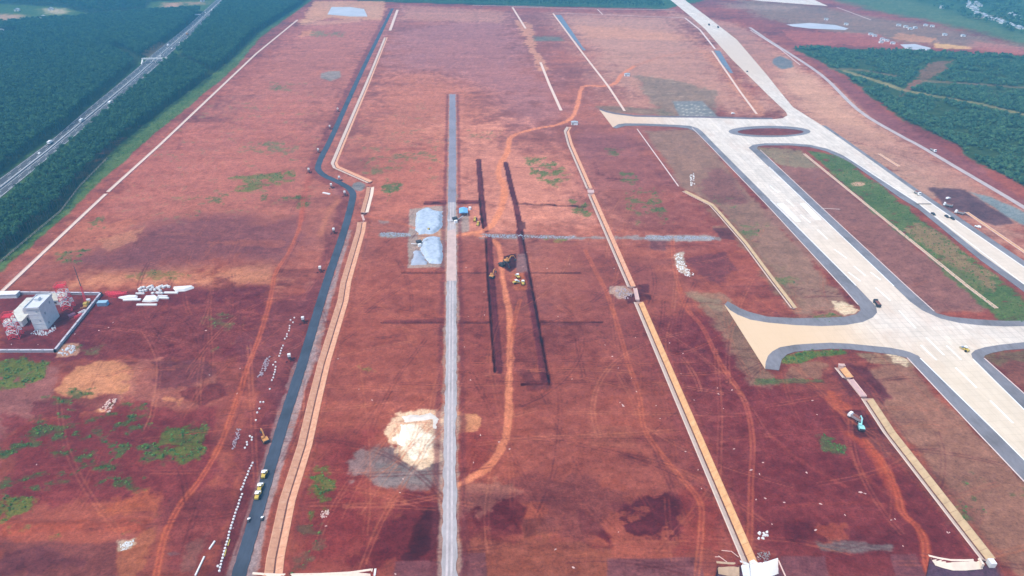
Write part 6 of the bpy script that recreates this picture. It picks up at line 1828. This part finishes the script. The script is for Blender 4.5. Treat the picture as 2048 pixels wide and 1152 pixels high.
# rubble streaks
def rubble(name, px, n, smin, smax, material, label):
    P = W(*px); xs, ys = [p[0] for p in P], [p[1] for p in P]
    mb = MB(); c = 0; q = random.Random(len(label))
    while c < n:
        x, y = q.uniform(min(xs), max(xs)), q.uniform(min(ys), max(ys))
        if poly_sd(np.array([x]), np.array([y]), P)[0] < 0: continue
        s_ = q.uniform(smin, smax)
        mb.box((x, y, gz(x, y) + s_ * .25), (s_ * q.uniform(.7, 1.6), s_, s_ * .7), q.random() * 3, 0.6); c += 1
    tag(mb.build(name, material), label, 'rubble', kind='stuff')
rubble('rubble', [(514, 756), (532, 716), (541, 712), (537, 730), (524, 752)], 90, .25, .8, mat('grey_rubble', S(186, 170, 176), 0.9, 0.2, 0.8), 'grey rubble streak left of the curved ring row')
rubble('rubble', [(462, 898), (474, 858), (482, 856), (478, 876), (468, 900)], 60, .2, .7, MATS['grey_rubble'], 'thin grey rubble streak beside the rutted track')
rubble('rubble', [(196, 824), (216, 806), (238, 800), (236, 810), (218, 826)], 60, .3, 1.0, M_COPE, 'pale rubble spill on the tan mound')
rubble('rubble', [(116, 706), (140, 690), (154, 692), (150, 706), (124, 712)], 60, .3, 1.1, M_GREYC, 'grey rubble outside the compound wall corner')
rubble('rubble', [(60, 668), (70, 660), (96, 664), (110, 648), (112, 660), (92, 672)], 80, .3, .9, M_GREYC, 'grey rubble at the foot of the concrete tower')
rubble('rubble', [(1348, 510), (1362, 506), (1370, 530), (1392, 552), (1384, 557), (1356, 545)], 110, .3, 1.0, M_WHITEC, 'white rubble streak right of the middle channel')
rubble('rubble', [(1228, 578), (1250, 576), (1266, 592), (1258, 600), (1236, 592)], 70, .3, .9, MATS['grey_rubble'], 'grey rubble beside the culvert on the middle channel')
rubble('rubble', [(240, 1088), (268, 1080), (262, 1096), (242, 1102)], 70, .2, .6, M_WHITEC, 'white gravel spill at the end of the low red bank')
rubble('rubble', [(640, 1024), (660, 1020), (658, 1034), (644, 1036)], 30, .3, .8, M_COPE, 'pale rubble below the green thicket')
rubble('rubble', [(1378, 352), (1388, 346), (1390, 368), (1382, 372), (1380, 362)], 50, .4, 1.1, M_WHITEC, 'short white rubble line in the brown infield')
rubble('rubble', [(760, 465), (820, 467), (820, 473), (762, 473)], 120, .3, .9, M_GRV2, 'grey stone windrow left of the gravel stockpiles')
rubble('rubble', [(965, 469), (1150, 473), (1150, 477), (965, 475)], 200, .3, .9, M_GRV2, 'grey stone windrow crossing the two trenches')
rubble('rubble', [(1290, 472), (1430, 474), (1430, 479), (1290, 478)], 200, .3, .9, M_GRV2, 'grey stone windrow right of the middle channel')

# ------------------------------------------------------------------ far things
fb = empty('footbridge', (*G(310, 122), 0), 0, 'white footbridge spanning the highway', 'bridge')
A, B = G(286, 126), G(336, 125)
L = math.hypot(B[0] - A[0], B[1] - A[1])
fb.rotation_euler = (0, 0, math.atan2(B[1] - A[1], B[0] - A[0])); fb.location = ((A[0] + B[0]) / 2, (A[1] + B[1]) / 2, 0)
MB().box((0, 0, 5.6), (L, 2.6, 0.6)).build('deck', M_WHITEC, fb)
for s in (-1, 1):
    MB().box((0, s * 1.35, 6.5), (L, 0.12, 1.2)).build('railing', M_WHITEC, fb)
    MB().box((s * L * 0.47, 0, 2.6), (1.0, 1.8, 5.4)).build('pier', M_WHITEC, fb)
    MB().box((s * L * 0.47, -5.0, 2.8), (1.8, 8.5, 0.4), rot=Matrix.Rotation(R(32), 3, 'X')).build('stair', M_WHITEC, fb)
MB().box((0, 0, 2.6), (0.8, 1.6, 5.4)).build('pier', M_WHITEC, fb)
gs = empty('gantry_sign', at(397, 36), HWF + R(90), 'pale overhead sign beside the far highway', 'sign')
MB().cyl((-5, 0, 0), (-5, 0, 7), 0.25, 6).build('post', M_STEEL, gs); MB().box((0, 0, 6.4), (11, 0.3, 2.2)).build('sign_board', paint('sign_grey', S(206, 214, 222)), gs)
fn = empty('boundary_fence', (*G(0, 527), 0), 0, 'thin pale fence along the near edge of the plantation', 'fence')
FL = [(x - G(0, 527)[0], y - G(0, 527)[1]) for x, y in W((-40, 560), (0, 527), (62, 474), (122, 424), (160, 374), (215, 318))]
for zz in (0.7, 1.5): MB().prism(strip_poly(offset_line(FL, -0.06), offset_line(FL, 0.06)), zz, zz + 0.18).build('rail', M_COPE, fn)
for p in resample(FL, 6.0): MB().box((p[0], p[1], 0.8), (0.2, 0.2, 1.8)).build('post', M_COPE, fn)
def make_house():
    t = empty('house', (0, 0, 0))
    MB().box((0, 0, 1.6), (9, 7, 3.4)).build('wall', M_WHITEC, t)
    MB().profile([(-5.2, 3.3), (5.2, 3.3), (0, 5.4)], -4, 4).build('roof', paint('tin_roof', S(176, 180, 184)), t)
    MB().box((0, -3.52, 1.2), (1.2, 0.1, 2.2)).build('door', M_DARK, t)
    return t
r_ = random.Random(15)
hs = []
for x0, y0, x1, y1, n in [(1400 / 5.885 + 1700, 5, 1958, 12, 5), (1938, 12, 1952, 22, 6), (1950, 22, 1965, 32, 6), (1962, 32, 2000, 44, 8), (1998, 44, 2046, 60, 8), (2018, 30, 2040, 36, 4), (1882, 16, 1890, 19, 1)]:
    for i in range(n):
        f = (i + r_.random() * .7) / n
        hs.append((x0 + (x1 - x0) * f + r_.uniform(-4, 4), y0 + (y1 - y0) * f + r_.uniform(-2, 2), r_.uniform(-.5, .5), 'small pale house in the far village at the upper right', 'house'))
fleet(make_house, hs, 'far village houses')
fleet(make_house, [(35, 22, 0.1, 'white house in the clearing at the upper left corner', 'house'), (86, 36, 0.1, 'white house amid the trees below the grey yard', 'house'), (102, 20, 0.2, 'white house in the grey yard beyond the plantation', 'house'),
                   (2, 64, 0.1, 'white house at the left edge beyond the plantation', 'house'), (405, 3, 0.5, 'white house beside the far end of the highway', 'house')], 'houses beyond the plantation')
def make_hut():
    t = empty('site_hut', (0, 0, 0))
    MB().box((0, 0, 1.4), (7, 4, 3.0)).build('wall', M_WHITE, t)
    MB().profile([(-3.9, 2.9), (3.9, 2.9), (3.9, 3.05), (0, 3.7), (-3.9, 3.05)], -2.5, 2.5).build('roof', paint('hut_roof', S(186, 194, 198)), t)
    MB().box((-2, -2.02, 1.1), (1.1, 0.1, 2.1)).build('door', M_DARK, t)
    return t
hl = [(1764, 80, 'pale hut at the left of the cluster above the woodland'), (1773, 83, 'pale hut at the right of the cluster above the woodland'), (1741, 70, 'lone small hut left of the hut cluster above the woodland'), (1749, 73, 'small hut just left of the hut cluster above the woodland'),
      (1762, 86, 'small hut nearest the woodland edge'), (1785, 88, 'hut below right of the cluster above the woodland'), (1797, 52, 'pale hut in the far grading works, leftmost'), (1811, 55, 'pale hut in the far grading works, second from left'), (1820, 59, 'pale hut in the far grading works, third from left'),
      (1830, 57, 'long pale hut in the far grading works'), (1864, 54, 'white hut alone in the far grading works'), (1851, 52, 'small hut left of the lone white hut'), (1889, 71, 'pale hut right of the ochre stockyard'), (1926, 73, 'farthest right pale hut in the grading works'),
      (1818, 98, 'white hut beside the small pond at the woodland edge'), (1692, 50, 'hut at the right tip of the long pond'), (1652, 40, 'small hut beyond the long pond'), (1149, 249, 'pale container hut by the hooked channel end'), (1254, 152, 'tiny white hut in the mauve field')]
fleet(make_hut, [(a, b_, 0.1 * (i % 5) - .2, l, 'hut') for i, (a, b_, l) in enumerate(hl)], 'site huts')
# ------------------------------------------------------------------ haze: one even box of pale air
hm = bpy.data.materials.new('pale_air')
hm.use_nodes = True
nt = hm.node_tree
for n in list(nt.nodes):
    if n.type == 'BSDF_PRINCIPLED': nt.nodes.remove(n)
pv = nt.nodes.new('ShaderNodeVolumePrincipled')
pv.inputs['Color'].default_value = (0.14, 0.60, 1.0, 1)
pv.inputs['Density'].default_value = HAZE_DENSITY
pv.inputs['Anisotropy'].default_value = 0.0
nt.links.new(pv.outputs[0], nt.nodes['Material Output'].inputs['Volume'])
hz = MB().box((0, 0, 120), (16600, 16600, 252)).build('haze', hm)
tag(hz, kind='stuff')
